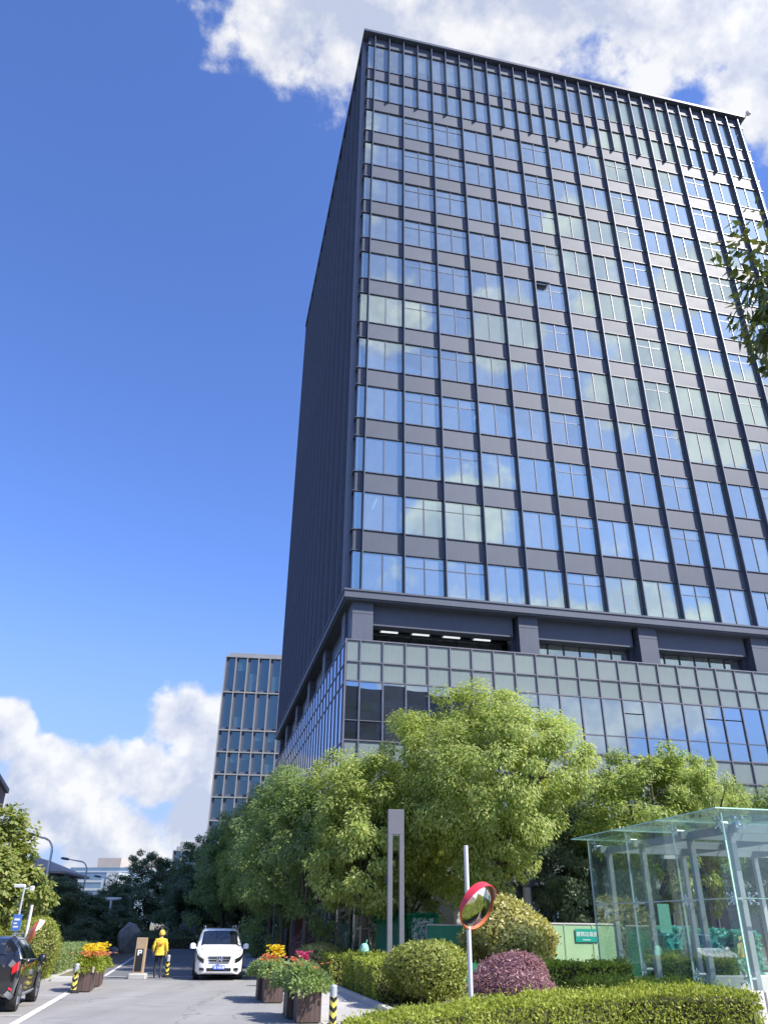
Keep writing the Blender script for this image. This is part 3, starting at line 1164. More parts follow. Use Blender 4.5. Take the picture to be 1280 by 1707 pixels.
for k in range(8):
    mb = MB()
    mb.box(18.0, 18.15, 2, 22, 1.0 + 2.1 * k, 1.5 + 2.1 * k)
    mb.build('band', far_glass, gt)

# brick block at the left edge
tan = pm('tan_brick', (0.36, 0.23, 0.17), (0.44, 0.30, 0.22), 0.6, 0.85, bump=0.2, bscale=6)
tb = thing('brick_block', 'tan brick apartment block at the far left edge of the view', 'building', (-33.1, 70, 0), R(18))
mb = MB()
mb.box(-14, 0, 0, 12, 0, 13.2)
mb.build('wall', tan, tb)
mb = MB()
mb.box(-14.2, 0.25, -0.25, 12.2, 13.2, 13.6)
mb.build('roof', far_hut, tb)
for zz in (1.2, 4.0, 6.9, 9.8):
    for s in range(3):
        mb = MB()
        mb.box(-1.9 - 3.2 * s, -0.55 - 3.2 * s, -0.06, 0.05, zz, zz + 1.7)
        wdw = mb.build('window', frame_m, tb)
        for q in (0, 1):
            mb = MB()
            mb.box(-1.82 - 3.2 * s + q * 0.63, -1.28 - 3.2 * s + q * 0.63, -0.09, -0.062, zz + 0.1, zz + 1.6)
            mb.build('pane', glass_b, wdw)
    mb = MB()
    mb.box(-14.05, 0.06, -0.12, 0, zz - 0.35, zz - 0.15)
    mb.build('string_course', far_hut, tb)
for zz in (4.0, 6.9, 9.8):
    mb = MB()
    mb.box(-0.05, 0.06, 2.0, 3.6, zz, zz + 1.7)
    mb.build('window', car_glass, tb)

# house with a shallow projecting roof, mostly behind the left trees
hs = thing('house', 'low house with wide eaves just above the left trees', 'building', (-35.3, 86, 0), R(6))
mb = MB()
mb.box(-4, 3.2, 0, 9, 0, 6.2)
mb.build('wall', concrete, hs)
mb = MB()
mb.add([(-5, -0.9, 6.3), (4.2, -0.9, 6.3), (4.2, 10, 6.3), (-5, 10, 6.3), (-5, -0.9, 6.5), (4.2, -0.9, 6.5), (4.2, 10, 6.5), (-5, 10, 6.5), (-1.5, 2.5, 7.9), (0.4, 2.5, 7.9), (0.4, 7, 7.9), (-1.5, 7, 7.9)],
       [(3, 2, 1, 0), (0, 1, 5, 4), (1, 2, 6, 5), (2, 3, 7, 6), (3, 0, 4, 7), (4, 5, 9, 8), (5, 6, 10, 9), (6, 7, 11, 10), (7, 4, 8, 11), (8, 9, 10, 11)])
mb.build('roof', far_hut, hs)
for x in (-3.2, -0.9, 1.4):
    mb = MB()
    mb.box(x, x + 1.3, -0.06, 0.04, 3.9, 5.6)
    mb.build('window', car_glass, hs)

# office block across the way, behind the camera: it shows in the podium glass
ob = thing('opposite_block', 'dark office block across the way seen only mirrored in the podium glass', 'building', W(70, -84), YAW)
mb = MB()
mb.box(0, 60, -20, 0, 0, 21)
mb.box(14, 60, -20, -0.01, 21, 26)
mb.build('wall', panel_dark, ob)
for zz in (3, 8, 13, 18):
    mb = MB()
    mb.box(0.5, 59.5, 0.0, 0.06, zz, zz + 1.0)
    mb.build('band', panel, ob)

ob = thing('opposite_block', 'tall dark office slab across the way mirrored in the left of the podium', 'building', W(15, -92), YAW)
mb = MB()
mb.box(0, 26, -18, 0, 0, 39)
mb.build('wall', panel_dark, ob)
for zz in range(3, 38, 4):
    mb = MB()
    mb.box(0.5, 25.5, 0.0, 0.06, zz, zz + 1.6)
    mb.build('band', car_glass, ob)

# ------------------------------------------------------------------ foliage
rng = np.random.default_rng(5)


def unit(a):
    return a / np.maximum(np.linalg.norm(a, axis=1, keepdims=True), 1e-9)


def leaf_mesh(name, P, D, S, L, Wd, mats, fold=0.25, core=None):
    """one folded leaf per point: P base, D axis, S side direction, L length, Wd width"""
    n = len(P)
    D = unit(D)
    S = unit(np.cross(np.cross(D, S), D))
    U = np.cross(S, D)
    L = np.broadcast_to(np.asarray(L, float), (n,))[:, None]
    Wd = np.broadcast_to(np.asarray(Wd, float), (n,))[:, None]
    a = P
    b = P + D * L * 0.45 + S * Wd * 0.5 + U * Wd * fold
    c = P + D * L
    d = P + D * L * 0.45 - S * Wd * 0.5 + U * Wd * fold
    V = np.stack([a, b, c, d], 1).reshape(-1, 3)
    F = np.arange(4 * n).reshape(n, 4)
    if core is not None:
        cv, cf = core
        F = np.vstack([F, np.asarray(cf) + len(V)])
        V = np.vstack([V, cv])
        mi = np.concatenate([np.zeros(n, int), np.ones(len(cf), int)])
        return fast_mesh(name, V, F, mats, mi)
    return fast_mesh(name, V, F, mats)


def lumps(dirs, seed, k=7, amp=0.16):
    g = np.random.default_rng(seed)
    out = np.zeros(len(dirs))
    for i in range(k):
        c = unit(g.normal(size=(1, 3)))[0]
        q = g.uniform(2.0, 5.5)
        out += np.sin(dirs @ c * q + g.uniform(0, 6.28)) * amp / math.sqrt(k) * 1.6
    return 1 + out


def crown_mesh(name, seed, rx, ry, rz, zc, nclump, per, L, Wd, mat, droop=0.7, clump=0.55, amp=0.16, taper=0.0, fill=0.55):
    """leaf clumps spread through an uneven crown volume"""
    g = np.random.default_rng(seed)
    d = unit(g.normal(size=(nclump, 3)))
    r = g.uniform(fill ** 3, 1, nclump) ** (1 / 3) * lumps(d, seed + 1, amp=amp)
    C = d * r[:, None] * np.array([rx, ry, rz])
    if taper:
        s = 1 - taper * np.clip(C[:, 2] / rz, -0.4, 1)
        C[:, :2] *= s[:, None]
    C[:, 2] += zc
    cs = clump * g.uniform(0.6, 1.35, nclump)
    i = np.repeat(np.arange(nclump), per)
    n = len(i)
    q = g.normal(size=(n, 3))
    q = unit(q) * g.uniform(0.25, 1, n)[:, None] ** 0.6
    P = C[i] + q * cs[i][:, None] * np.array([1, 1, 0.72])
    out = unit(P - np.array([0, 0, zc - rz * 0.25]))
    D = q * 0.7 + out * 0.35 + g.normal(size=(n, 3)) * 0.45
    D[:, 2] -= droop
    nrm = unit(out * 0.75 + q * 0.35 + np.array([0, 0, 0.45]) + g.normal(size=(n, 3)) * 0.42)
    D = D - nrm * np.sum(D * nrm, 1)[:, None] * 0.75
    S = np.cross(nrm, D)
    ll = L * g.uniform(0.65, 1.3, n)
    return leaf_mesh(name, P, D, S, ll, Wd * g.uniform(0.7, 1.25, n), mat), C


def trunk_mesh(name, seed, base_r, fork_z, targets, mat, lean=(0, 0), n_limb=6):
    g = random.Random(seed)
    mb = MB()
    fx, fy = lean
    mb.tube([(0, 0, -0.05), (fx * 0.3, fy * 0.3, fork_z * 0.35), (fx * 0.7, fy * 0.7, fork_z * 0.7), (fx, fy, fork_z)],
            [base_r * 1.35, base_r * 1.05, base_r * 0.92, base_r * 0.85], 10)
    T = sorted(targets, key=lambda c: -abs(c[0]) - abs(c[1]) + g.random() * 1.5)
    step = max(1, len(T) // (n_limb * 5))
    limbs = [T[i] for i in range(0, len(T), max(1, len(T) // n_limb))][:n_limb]
    ends = []
    for c in limbs:
        c = Vector(c)
        f = Vector((fx, fy, fork_z - g.uniform(0, 0.25)))
        m1 = f.lerp(c, 0.3) + Vector((0, 0, (c.z - f.z) * 0.12))
        m2 = f.lerp(c, 0.65) + Vector((g.uniform(-.2, .2), g.uniform(-.2, .2), (c.z - f.z) * 0.08))
        mb.tube([f, m1, m2, c], [base_r * 0.62, base_r * 0.45, base_r * 0.27, base_r * 0.10], 7)
        ends += [(m1, base_r * 0.3), (m2, base_r * 0.2)]
    for c in T[::step]:
        c = Vector(c)
        e, rr = min(ends, key=lambda q: (q[0] - c).length)
        if (e - c).length > 0.3:
            mid = e.lerp(c, 0.5) + Vector((g.uniform(-.15, .15), g.uniform(-.15, .15), 0.12))
            mb.tube([e, mid, c], [rr * 0.8, rr * 0.5, rr * 0.18], 5, cap=False)
    return mb.mesh(name, mat, smooth=True, angle=60)


def make_tree(label, loc, cm, tm, rz=0, s=(1, 1, 1), group=None, name='tree', cat='tree'):
    t = thing(name, label, cat, loc, rz, group)
    t.scale = s
    place('trunk', tm, t)
    place('crown', cm, t)
    return t


# the big camphor tree in front of the podium
cm, C = crown_mesh('crown', 24, 4.35, 4.1, 4.25, 7.6, 330, 310, 0.185, 0.070, camphor, 0.95, 0.72, 0.10)
tm = trunk_mesh('trunk', 1, 0.25, 3.2, [tuple(c) for c in C], bark, (0.1, 0), 9)
make_tree('biggest, brightest round green tree in the middle, before the glass podium', (4.50, 36.6, 0), cm, tm, 0, (0.94, 0.95, 1.0))
# second kind of camphor crown, reused
cmB, C = crown_mesh('crown', 33, 3.3, 3.2, 3.3, 6.2, 210, 190, 0.20, 0.074, camphor, 0.6, 0.55, 0.24)
tmB = trunk_mesh('trunk', 2, 0.18, 2.6, [tuple(c) for c in C], bark, (0, 0.1), 7)
cmC, C = crown_mesh('crown', 47, 2.6, 2.6, 3.1, 5.6, 180, 165, 0.19, 0.076, mid_leaf, 0.6, 0.52, 0.26, 0.1)
tmC = trunk_mesh('trunk', 3, 0.14, 2.4, [tuple(c) for c in C], bark, (0.1, 0), 6)
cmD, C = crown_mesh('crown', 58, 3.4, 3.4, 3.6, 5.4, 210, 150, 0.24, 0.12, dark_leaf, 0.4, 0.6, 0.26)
tmD = trunk_mesh('trunk', 4, 0.17, 2.1, [tuple(c) for c in C], bark, (0, 0), 6)

make_tree('wide olive green tree directly behind the near end of the glass shelter', (12.9, 40.8, 0), cmB, tmB, 1.0, (1.12, 1.1, 1.08))
make_tree('tall thin-topped tree with a stray sprig against the podium, above the shelter', (15.3, 41.2, 0), cmB, tmB, 3.9, (0.62, 0.62, 1.10))
make_tree('greyish green tree behind the shelter roof at the right edge', (18.9, 41.4, 0), cmC, tmC, 0.4, (1.1, 1.0, 1.0))
make_tree('low yellow-green tree at the right edge above the shelter roof', (21.8, 40.2, 0), cmB, tmB, 2.2, (0.8, 0.8, 0.82))
make_tree('dark green tree behind the shelter, under the olive tree', (9.6, 42.3, 0), cmD, tmD, 2.8, (0.7, 0.6, 0.8))
make_tree('tree left of the biggest one, hiding the corner of the podium', (-0.7, 37.9, 0), cmB, tmB, 5.0, (0.94, 0.94, 1.0))
make_tree('small tree tucked between the twin lamp column and the big tree', (1.3, 40.3, 0), cmC, tmC, 2.0, (0.85, 0.85, 0.85))
row = [(-2.2, -3.4, cmC, tmC, 1.0, (0.95, 0.95, 1.04), 'street tree behind the staked trunk, nearest of the row along the podium side'),
       (-2.4, 3.6, cmC, tmC, 2.6, (0.9, 0.9, 1.08), 'second tree of the row along the podium side'),
       (-2.5, 10.5, cmB, tmB, 4.1, (0.78, 0.78, 1.10), 'third tree of the row along the podium side'),
       (-2.6, 18.5, cmC, tmC, 0.2, (1.0, 1.0, 1.18), 'fourth tree of the row along the podium side'),
       (-3.0, 27.5, cmB, tmB, 5.4, (0.9, 0.9, 1.15), 'fifth tree of the row, its crown over the street'),
       (-4.2, 36.0, cmC, tmC, 3.3, (1.35, 1.35, 1.25), 'sixth tree of the row, its crown below the gridded office block'),
       (-5.6, 46.0, cmD, tmD, 1.4, (1.0, 1.0, 1.05), 'last dark tree of the row along the podium side')]
for (u, v, c_, t_, rz, s, lab) in row:
    make_tree(lab, W(u, v), c_, t_, rz, s, 'trees along the podium side')
far_trees = [(-28.6, 93, 0.70, 0.62, 0.4, 'leftmost dark tree of the clump at the street end'),
             (-24.6, 95, 0.95, 0.95, 1.9, 'tallest dark tree of the clump at the street end'),
             (-20.8, 97, 0.90, 0.84, 3.0, 'dark tree of the clump below the small pale office block'),
             (-18.2, 88, 0.80, 0.72, 4.4, 'dark tree behind the white van, near the stone plinth'),
             (-14.0, 92, 0.95, 0.92, 5.3, 'dark tree of the clump right behind the van roof')]
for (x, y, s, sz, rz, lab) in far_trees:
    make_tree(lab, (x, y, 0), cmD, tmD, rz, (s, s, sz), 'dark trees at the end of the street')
for (x, y, s, sz, rz, lab) in [(-20.6, 55, 0.62, 0.48, 0.3, 'dark tree just right of the sunlit broadleaf tree on the left'),
                               (-20.8, 63, 0.60, 0.42, 2.3, 'dark tree below the far glass offices'),
                               (-22.0, 73, 0.55, 0.46, 4.0, 'slim dark tree beside the white lamp pole'),
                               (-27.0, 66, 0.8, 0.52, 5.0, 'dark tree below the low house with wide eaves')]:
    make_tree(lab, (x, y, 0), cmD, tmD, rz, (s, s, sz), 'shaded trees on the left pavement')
# sunlit broad-leaved tree on the left
cmE, C = crown_mesh('crown', 71, 2.3, 2.3, 2.25, 4.1, 190, 55, 0.25, 0.17, broad_leaf, 0.5, 0.42, 0.26, 0.25)
tmE = trunk_mesh('trunk', 5, 0.09, 1.9, [tuple(c) for c in C], bark_pale, (0, 0), 6)
make_tree('sunlit broad-leaved tree at the left edge above the parked car', (-16.2, 36.4, 0), cmE, tmE, 0.7, (0.95, 0.95, 0.93))
make_tree('broad-leaved tree half out of view at the left edge', (-18.4, 38.5, 0), cmE, tmE, 3.0, (0.95, 0.95, 0.9))
# tall magnolia whose twigs reach into the picture on the right
cmF, C = crown_mesh('crown', 83, 1.55, 1.5, 1.15, 9.45, 80, 42, 0.20, 0.085, magnolia, 0.65, 0.34, 0.26)
tmF = trunk_mesh('trunk', 6, 0.14, 7.2, [tuple(c) for c in C], bark, (0, 0), 8)
make_tree('leafy magnolia branches reaching in at the right edge before the tower', (6.21, 8.3, 0), cmF, tmF, 0.5)


# clipped shrubs and hedges --------------------------------------------------
def blob_core(fn, nu=14, nv=8, s=0.9):
    """closed quad skin inside a shrub, built of twigs; fn(dir)->point"""
    vs, fs = [], []
    for j in range(nv + 1):
        th = math.pi * j / nv
        for i in range(nu):
            ph = 2 * math.pi * i / nu
            vs.append(fn(np.array([math.sin(th) * math.cos(ph), math.sin(th) * math.sin(ph), math.cos(th)])) )
    for j in range(nv):
        for i in range(nu):
            k = (i + 1) % nu
            fs.append((j * nu + i, j * nu + k, (j + 1) * nu + k, (j + 1) * nu + i))
    return np.array(vs), np.array(fs)


def ball_shrub(label, loc, rx, ry, h, n, L, Wd, mat, seed, group=None, low=0.15, name='clipped_shrub', flat=1.0, rough=0.085, stem=False):
    g = np.random.default_rng(seed)
    t = thing(name, label, 'shrub', loc, g.uniform(0, 6), group)
    rz = h * (1 - low) / 1.75 if not stem else h * 0.42
    zc = h - rz
    d = unit(g.normal(size=(n, 3)))
    d[:, 2] = np.where(d[:, 2] < -0.75, -d[:, 2], d[:, 2])
    lump = lumps(d, seed, 9, rough)
    r = lump * g.uniform(0.82, 1.03, n)
    r = r * (1 + (g.random(n) < 0.05) * g.uniform(0.02, 0.11, n))
    P = d * r[:, None] * np.array([rx, ry, rz]) + np.array([0, 0, zc])
    nrm = unit(d * 0.9 + g.normal(size=(n, 3)) * 0.45)
    D = g.normal(size=(n, 3)) * 0.9 + d * 0.3
    D[:, 2] += 0.35
    D = D - nrm * np.sum(D * nrm, 1)[:, None] * 0.7
    S = np.cross(nrm, D)
    sz = np.array([rx, ry, rz]) * 0.80
    core = blob_core(lambda q: q * sz * lumps(q[None, :], seed, 9, rough)[0] + np.array([0, 0, zc]))
    place('foliage', leaf_mesh('foliage', P, D, S, L * g.uniform(0.6, 1.35, n), Wd * g.uniform(0.7, 1.3, n), [mat, twig], 0.2, core), t)
    mb = MB()
    for k in range(4):
        a = k * 1.6
        mb.tube([(0.06 * math.cos(a), 0.06 * math.sin(a), -0.05), (0.2 * rx * math.cos(a), 0.2 * ry * math.sin(a), zc)], [0.035, 0.02], 6)
    mb.build('stem', bark, t)
    return t


ball_shrub('large round green clipped shrub left of the mirror pole', (1.38, 25.6, 0), 1.22, 1.2, 1.72, 15000, 0.085, 0.05, box_leaf, 1)
ball_shrub('round purple-leaved shrub in front of the mirror pole', (3.35, 22.2, 0), 1.05, 1.0, 1.42, 24000, 0.065, 0.026, purple_leaf, 2)
ball_shrub('big yellowish bushy shrub behind the purple one', (4.55, 31.4, 0), 1.95, 1.6, 2.85, 10500, 0.15, 0.085, gold_leaf, 3, rough=0.12, stem=True)
ball_shrub('tall round shrub beside the blue sign at the left edge', (-13.75, 35.6, 0), 1.25, 1.15, 2.35, 11000, 0.075, 0.045, box_leaf, 4)
ball_shrub('round shrub half cut off by the left edge', (-15.7, 35.2, 0), 1.0, 1.0, 2.2, 5000, 0.08, 0.045, box_leaf, 5)
ball_shrub('dark reddish shrub behind the second twin lamp column', (-3.2, 46.8, 0), 1.25, 1.1, 1.95, 7000, 0.08, 0.035, purple_leaf, 6)
ball_shrub('dark green mound of shrub beside the van, near the street kerb', (-6.6, 55.5, 0), 1.7, 1.6, 1.95, 6000, 0.11, 0.06, mid_leaf, 7)
ball_shrub('second dark green mound of shrub farther along the kerb', (-8.4, 62.5, 0), 1.5, 1.5, 1.8, 4500, 0.12, 0.06, mid_leaf, 8)
ball_shrub('golden green shrub beyond the magenta flower planter', (-2.45, 38.0, 0), 1.2, 1.0, 1.3, 5500, 0.085, 0.04, gold_leaf, 9)
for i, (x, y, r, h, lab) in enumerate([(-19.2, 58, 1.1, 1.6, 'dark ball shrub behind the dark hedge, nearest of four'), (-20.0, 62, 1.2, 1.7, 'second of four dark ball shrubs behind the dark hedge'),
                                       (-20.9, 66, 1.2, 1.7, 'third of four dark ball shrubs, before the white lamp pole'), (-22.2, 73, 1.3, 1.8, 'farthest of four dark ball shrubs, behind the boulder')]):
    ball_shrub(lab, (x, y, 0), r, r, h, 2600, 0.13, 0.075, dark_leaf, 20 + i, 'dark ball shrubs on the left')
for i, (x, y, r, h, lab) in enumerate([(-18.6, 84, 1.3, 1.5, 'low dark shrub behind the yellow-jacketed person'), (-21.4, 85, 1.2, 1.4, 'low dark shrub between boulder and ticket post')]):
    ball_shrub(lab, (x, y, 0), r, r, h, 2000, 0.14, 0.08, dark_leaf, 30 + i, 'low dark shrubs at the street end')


def hedge(label, poly, h, n_per_m2, L, Wd, mat, seed, upright=0.9, wob=0.10, group=None, hfun=None):
    """clipped hedge over a ground polygon (world xy)"""
    g = np.random.default_rng(seed)
    P2 = np.array([(p[0], p[1]) for p in poly], float)
    if np.sum(P2[:, 0] * np.roll(P2[:, 1], -1) - np.roll(P2[:, 0], -1) * P2[:, 1]) < 0:
        P2 = P2[::-1]
    c = P2.mean(0)
    t = thing('hedge', label, 'hedge', (c[0], c[1], 0), 0, group)
    Q = P2 - c
    n = len(Q)
    pts, dirs = [], []

    def inside(p):
        ok = np.zeros(len(p), bool)
        j = n - 1
        for i in range(n):
            xi, yi = Q[i]
            xj, yj = Q[j]
            con = ((yi > p[:, 1]) != (yj > p[:, 1])) & (p[:, 0] < (xj - xi) * (p[:, 1] - yi) / (yj - yi + 1e-12) + xi)
            ok ^= con
            j = i
        return ok

    def top(p):
        base = h if hfun is None else hfun(p + c)
        return base + wob * 0.5 * (np.sin(p[:, 0] * 2.1 + seed) * np.cos(p[:, 1] * 1.7) + 0.6 * np.sin(p[:, 0] * 5.3 + p[:, 1] * 4.1))
    lo, hi = Q.min(0), Q.max(0)
    area = np.prod(hi - lo)
    m = int(area * n_per_m2)
    p = g.uniform(lo, hi, (m, 2))
    p = p[inside(p)]
    z = top(p) - g.uniform(0, 0.10, len(p)) + (g.random(len(p)) < 0.06) * g.uniform(0.02, 0.14, len(p))
    pts.append(np.column_stack([p, z]))
    dirs.append(np.tile([0, 0, 1.0], (len(p), 1)))
    for i in range(n):
        a, b = Q[i], Q[(i + 1) % n]
        ln = np.linalg.norm(b - a)
        hh = h if hfun is None else float(np.max(hfun(np.array([a, b]) + c)))
        m = int(ln * hh * n_per_m2)
        s = g.uniform(0, 1, m)
        e = a + (b - a) * s[:, None]
        nn = np.array([(b - a)[1], -(b - a)[0]]) / ln
        zz = top(e) * g.uniform(0, 1, m)
        e = e + nn * (g.uniform(-0.10, 0.02, m) + wob * 0.5 * np.sin(s * ln * 3 + zz * 2))[:, None]
        pts.append(np.column_stack([e, zz]))
        dirs.append(np.tile([nn[0], nn[1], 0.35], (m, 1)))
    P = np.vstack(pts)
    D = np.vstack(dirs)
    k = len(P)
    nrm = unit(D + g.normal(size=(k, 3)) * 0.5)
    D = D * 0.35 + g.normal(size=(k, 3)) * 0.7
    D[:, 2] += upright * 0.55
    D = D - nrm * np.sum(D * nrm, 1)[:, None] * 0.55
    S = np.cross(nrm, D)
    # twig body inside
    q = np.zeros_like(Q)
    for i in range(n):
        e0 = Q[i] - Q[i - 1]
        e1 = Q[(i + 1) % n] - Q[i]
        n0 = np.array([-e0[1], e0[0]]) / np.linalg.norm(e0)
        n1 = np.array([-e1[1], e1[0]]) / np.linalg.norm(e1)
        b = n0 + n1
        b = b / max(np.linalg.norm(b), 1e-6)
        q[i] = Q[i] + b * 0.13 / max(b @ n0, 0.35)
    hc = (h - 0.12) if hfun is None else None
    zt = [(float(top(q[i:i + 1])[0]) - 0.12) for i in range(n)]
    cz = float(top(np.zeros((1, 2)))[0]) - 0.12
    cv = [(x, y, 0.0) for x, y in q] + [(q[i][0], q[i][1], zt[i]) for i in range(n)]
    cf = [(i, (i + 1) % n, n + (i + 1) % n, n + i) for i in range(n)] + [tuple(range(n, 2 * n))]
    me = leaf_mesh('foliage', P, D, S, L * g.uniform(0.6, 1.4, k), Wd * g.uniform(0.7, 1.3, k), [mat], 0.2)
    place('foliage', me, t)
    mb = MB()
    mb.add(cv, cf)
    mb.build('twigs', twig, t)
    return t


hedge('broad low hedge across the foreground at the bottom of the picture',
      [(-0.6, 15.1), (-0.45, 16.4), (0.6, 17.6), (1.6, 18.7), (3.2, 20.0), (5.2, 21.2), (7.95, 20.9), (7.95, 19.2), (5.2, 19.4), (3.2, 18.2), (1.5, 16.9), (0.5, 15.6)], 0.72, 900, 0.075, 0.034, hedge_leaf, 41, 1.0, 0.10,
      hfun=lambda p: 0.60 + 0.26 * np.clip((p[:, 0] + 0.5) / 8.0, 0, 1))
hedge('square clipped hedge between the purple shrub and the glass shelter', [(4.3, 25.4), (7.25, 25.9), (7.0, 27.6), (4.0, 27.0)], 1.13, 520, 0.08, 0.05, hedge_leaf, 42, 0.6)
hedge('low dark hedge step between the front hedge and the square one', [(6.0, 21.6), (8.3, 21.6), (7.6, 25.5), (5.2, 25.3)], 0.82, 420, 0.075, 0.04, hedge_leaf, 43, 0.8)
hedge('sunlit hedge along the kerb beside the large round shrub', [W(-1.9, -17.2), W(0.0, -17.2), W(0.3, -9.6), W(-1.4, -9.4)], 1.08, 480, 0.075, 0.045, hedge_leaf, 44, 0.6)
hedge('hedge behind the staked tree, second along the kerb', [W(-1.85, -8.9), W(0.6, -8.9), W(1.0, -3.4), W(-1.8, -3.2)], 1.0, 380, 0.08, 0.05, hedge_leaf, 45, 0.6)
hedge('yellow-green hedge right behind the black car', [W(-14.6, -9.6), W(-13.4, -9.6), W(-12.5, -4.1), W(-13.9, -3.9)], 0.72, 560, 0.075, 0.04, hedge_leaf, 46, 1.0)
hedge('long dark hedge behind the yellow flower planters', [W(-14.6, -2.0), W(-12.6, -2.0), W(-12.6, 15.0), W(-14.4, 15.0)], 0.95, 260, 0.09, 0.05, mid_leaf, 47, 0.5)
hedge('clipped hedge block seen through the glass shelter', [(9.2, 28.6), (11.4, 28.9), (11.2, 31.0), (9.0, 30.6)], 1.35, 420, 0.09, 0.05, mid_leaf, 48, 0.5)
hedge('low dark hedge in front of the far trees', [(-24, 80), (-15, 82), (-15.3, 84), (-24.3, 82)], 0.9, 90, 0.16, 0.09, dark_leaf, 49, 0.5)

# ------------------------------------------------------------------ glass shelter on the right
sh = thing('glass_shelter', 'glass entrance shelter with grey steel posts and frameless panes at the right', 'shelter', (8.57, 21.0, 0), YAW)
Z0, ZM, ZT = 0.80, 2.69, 4.62
stone = pm('pale_stone', (0.52, 0.50, 0.49), (0.62, 0.60, 0.58), 1.5, 0.6, bump=0.05, bscale=30)
mb = MB()
mb.bbox(-0.12, 0.22, -0.1, 7.8, 0.0, Z0 - 0.02, 0.02)
mb.build('plinth', stone, sh)
mb = MB()
mb.bbox(0.23, 9.0, -0.12, 0.22, 0.0, Z0 - 0.02, 0.02)
mb.build('plinth', stone, sh)
mb = MB()
mb.box(0.23, 9.0, 0.23, 7.6, 0.0, 0.36)
mb.build('inner_floor', pave_m, sh)


def glass_sheet(parent, name, p0, ex, ey, th=0.02, m=None):
    """pane from corner p0 with edge vectors ex, ey; faces clear, edges pale green"""
    p0, ex, ey = Vector(p0), Vector(ex), Vector(ey)
    nrm = ex.cross(ey).normalized() * th
    a = [p0, p0 + ex, p0 + ex + ey, p0 + ey]
    b = [q + nrm for q in a]
    mb = MB()
    mb.add(a + b, [(3, 2, 1, 0), (4, 5, 6, 7)], 0)
    mb.add(a + b, [(0, 1, 5, 4), (1, 2, 6, 5), (2, 3, 7, 6), (3, 0, 4, 7)], 1)
    return mb.build(name, [m or glass_clear, glass_edge], parent)


YJ = [0.0, 2.35, 5.0, 7.6]
XJ = [0.0, 2.35, 4.8, 7.2]
for i in range(3):
    for (za, zb) in ((Z0, ZM), (ZM, ZT)):
        glass_sheet(sh, 'pane', (0, YJ[i] + 0.012, za + 0.012), (0, YJ[i + 1] - YJ[i] - 0.024, 0), (0, 0, zb - za - 0.024))
        glass_sheet(sh, 'pane', (XJ[i] + 0.03, 0, za + 0.012), (XJ[i + 1] - XJ[i] - 0.04, 0, 0), (0, 0, zb - za - 0.024))
        if i != 1:
            glass_sheet(sh, 'pane', (XJ[i] + 0.012, 7.6, za + 0.012), (XJ[i + 1] - XJ[i] - 0.024, 0, 0), (0, 0, zb - za - 0.024))
# sealant seams between the panes
seam = pm('clear_seam', (0.60, 0.66, 0.62), None, 1, 0.4)
for y in YJ[1:]:
    mb = MB()
    mb.box(-0.022, 0.004, y - 0.012, y + 0.012, Z0, ZT)
    mb.build('seam', seam, sh)
mb = MB()
mb.box(-0.024, 0.004, 0.0, 7.6, ZM - 0.012, ZM + 0.012)
mb.build('seam', seam, sh)
mb = MB()
mb.box(0.0, 7.2, -0.004, 0.024, ZM - 0.011, ZM + 0.011)
mb.build('seam', seam, sh)
mb = MB()
mb.box(-0.025, 0.012, -0.006, 0.03, Z0, ZT)
mb.build('seam', glass_edge, sh)
# posts
posts = [(0.50, 0.50), (0.50, 2.35), (0.50, 5.0), (0.50, 7.2), (3.2, 0.5), (3.2, 7.2), (5.9, 0.5), (5.9, 7.2)]
pmb = MB()
pmb.bbox(-0.08, 0.08, -0.08, 0.08, 0.36, 4.22, 0.015)
p_me = pmb.mesh('post', steel_paint)
for (x, y) in posts:
    place('post', p_me, sh, (x, y, 0))
# roof beams: tapered, tilted slightly upwards to the near corner
for x in (0.50, 3.2, 5.9):
    mb = MB()
    mb.box(x - 0.055, x + 0.055, 0.2, 7.5, 4.20, 4.40)
    mb.build('beam', steel_paint, sh)
for y in (0.5, 2.35, 5.0, 7.2):
    mb = MB()
    mb.box(0.2, 7.0, y - 0.06, y + 0.06, 4.22, 4.42)
    mb.build('cross_beam', steel_paint, sh)
RY = [-0.45, 2.35, 5.0, 8.0]
RX = [-0.45, 2.35, 4.8, 7.4]
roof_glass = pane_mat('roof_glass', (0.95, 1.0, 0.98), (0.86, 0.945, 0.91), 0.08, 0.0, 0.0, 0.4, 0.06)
for i in range(3):
    for j in range(3):
        glass_sheet(sh, 'roof_pane', (RX[i] + 0.01, RY[j] + 0.01, 4.66), (RX[i + 1] - RX[i] - 0.02, 0, 0), (0, RY[j + 1] - RY[j] - 0.02, 0), 0.028, roof_glass)
# spider fittings
def spider():
    mb = MB()
    mb.tube([(0, 0, 0), (0.30, 0, 0)], 0.03, 8)
    for sy in (-1, 1):
        for sz in (-1, 1):
            mb.tube([(0.10, 0, 0), (0.06, sy * 0.07, sz * 0.07), (-0.02, sy * 0.10, sz * 0.11)], [0.022, 0.018, 0.016], 7)
            mb.tube([(-0.03, sy * 0.10, sz * 0.11), (0.0, sy * 0.10, sz * 0.11)], 0.032, 10)
    return mb.mesh('spider_fitting', chrome, True)


sp_m = spider()
for y in (0.5, 2.35, 5.0, 7.2):
    for z in (ZM, 4.42, 1.0):
        place('spider_fitting', sp_m, sh, (0.035, y if y not in (0.5, 7.2) else (0.3 if y == 0.5 else 7.3), z))
for x in (0.5, 3.2, 5.9):
    for z in (ZM, 4.42):
        place('spider_fitting', sp_m, sh, (x, 0.06, z), (0, 0, R(90)))
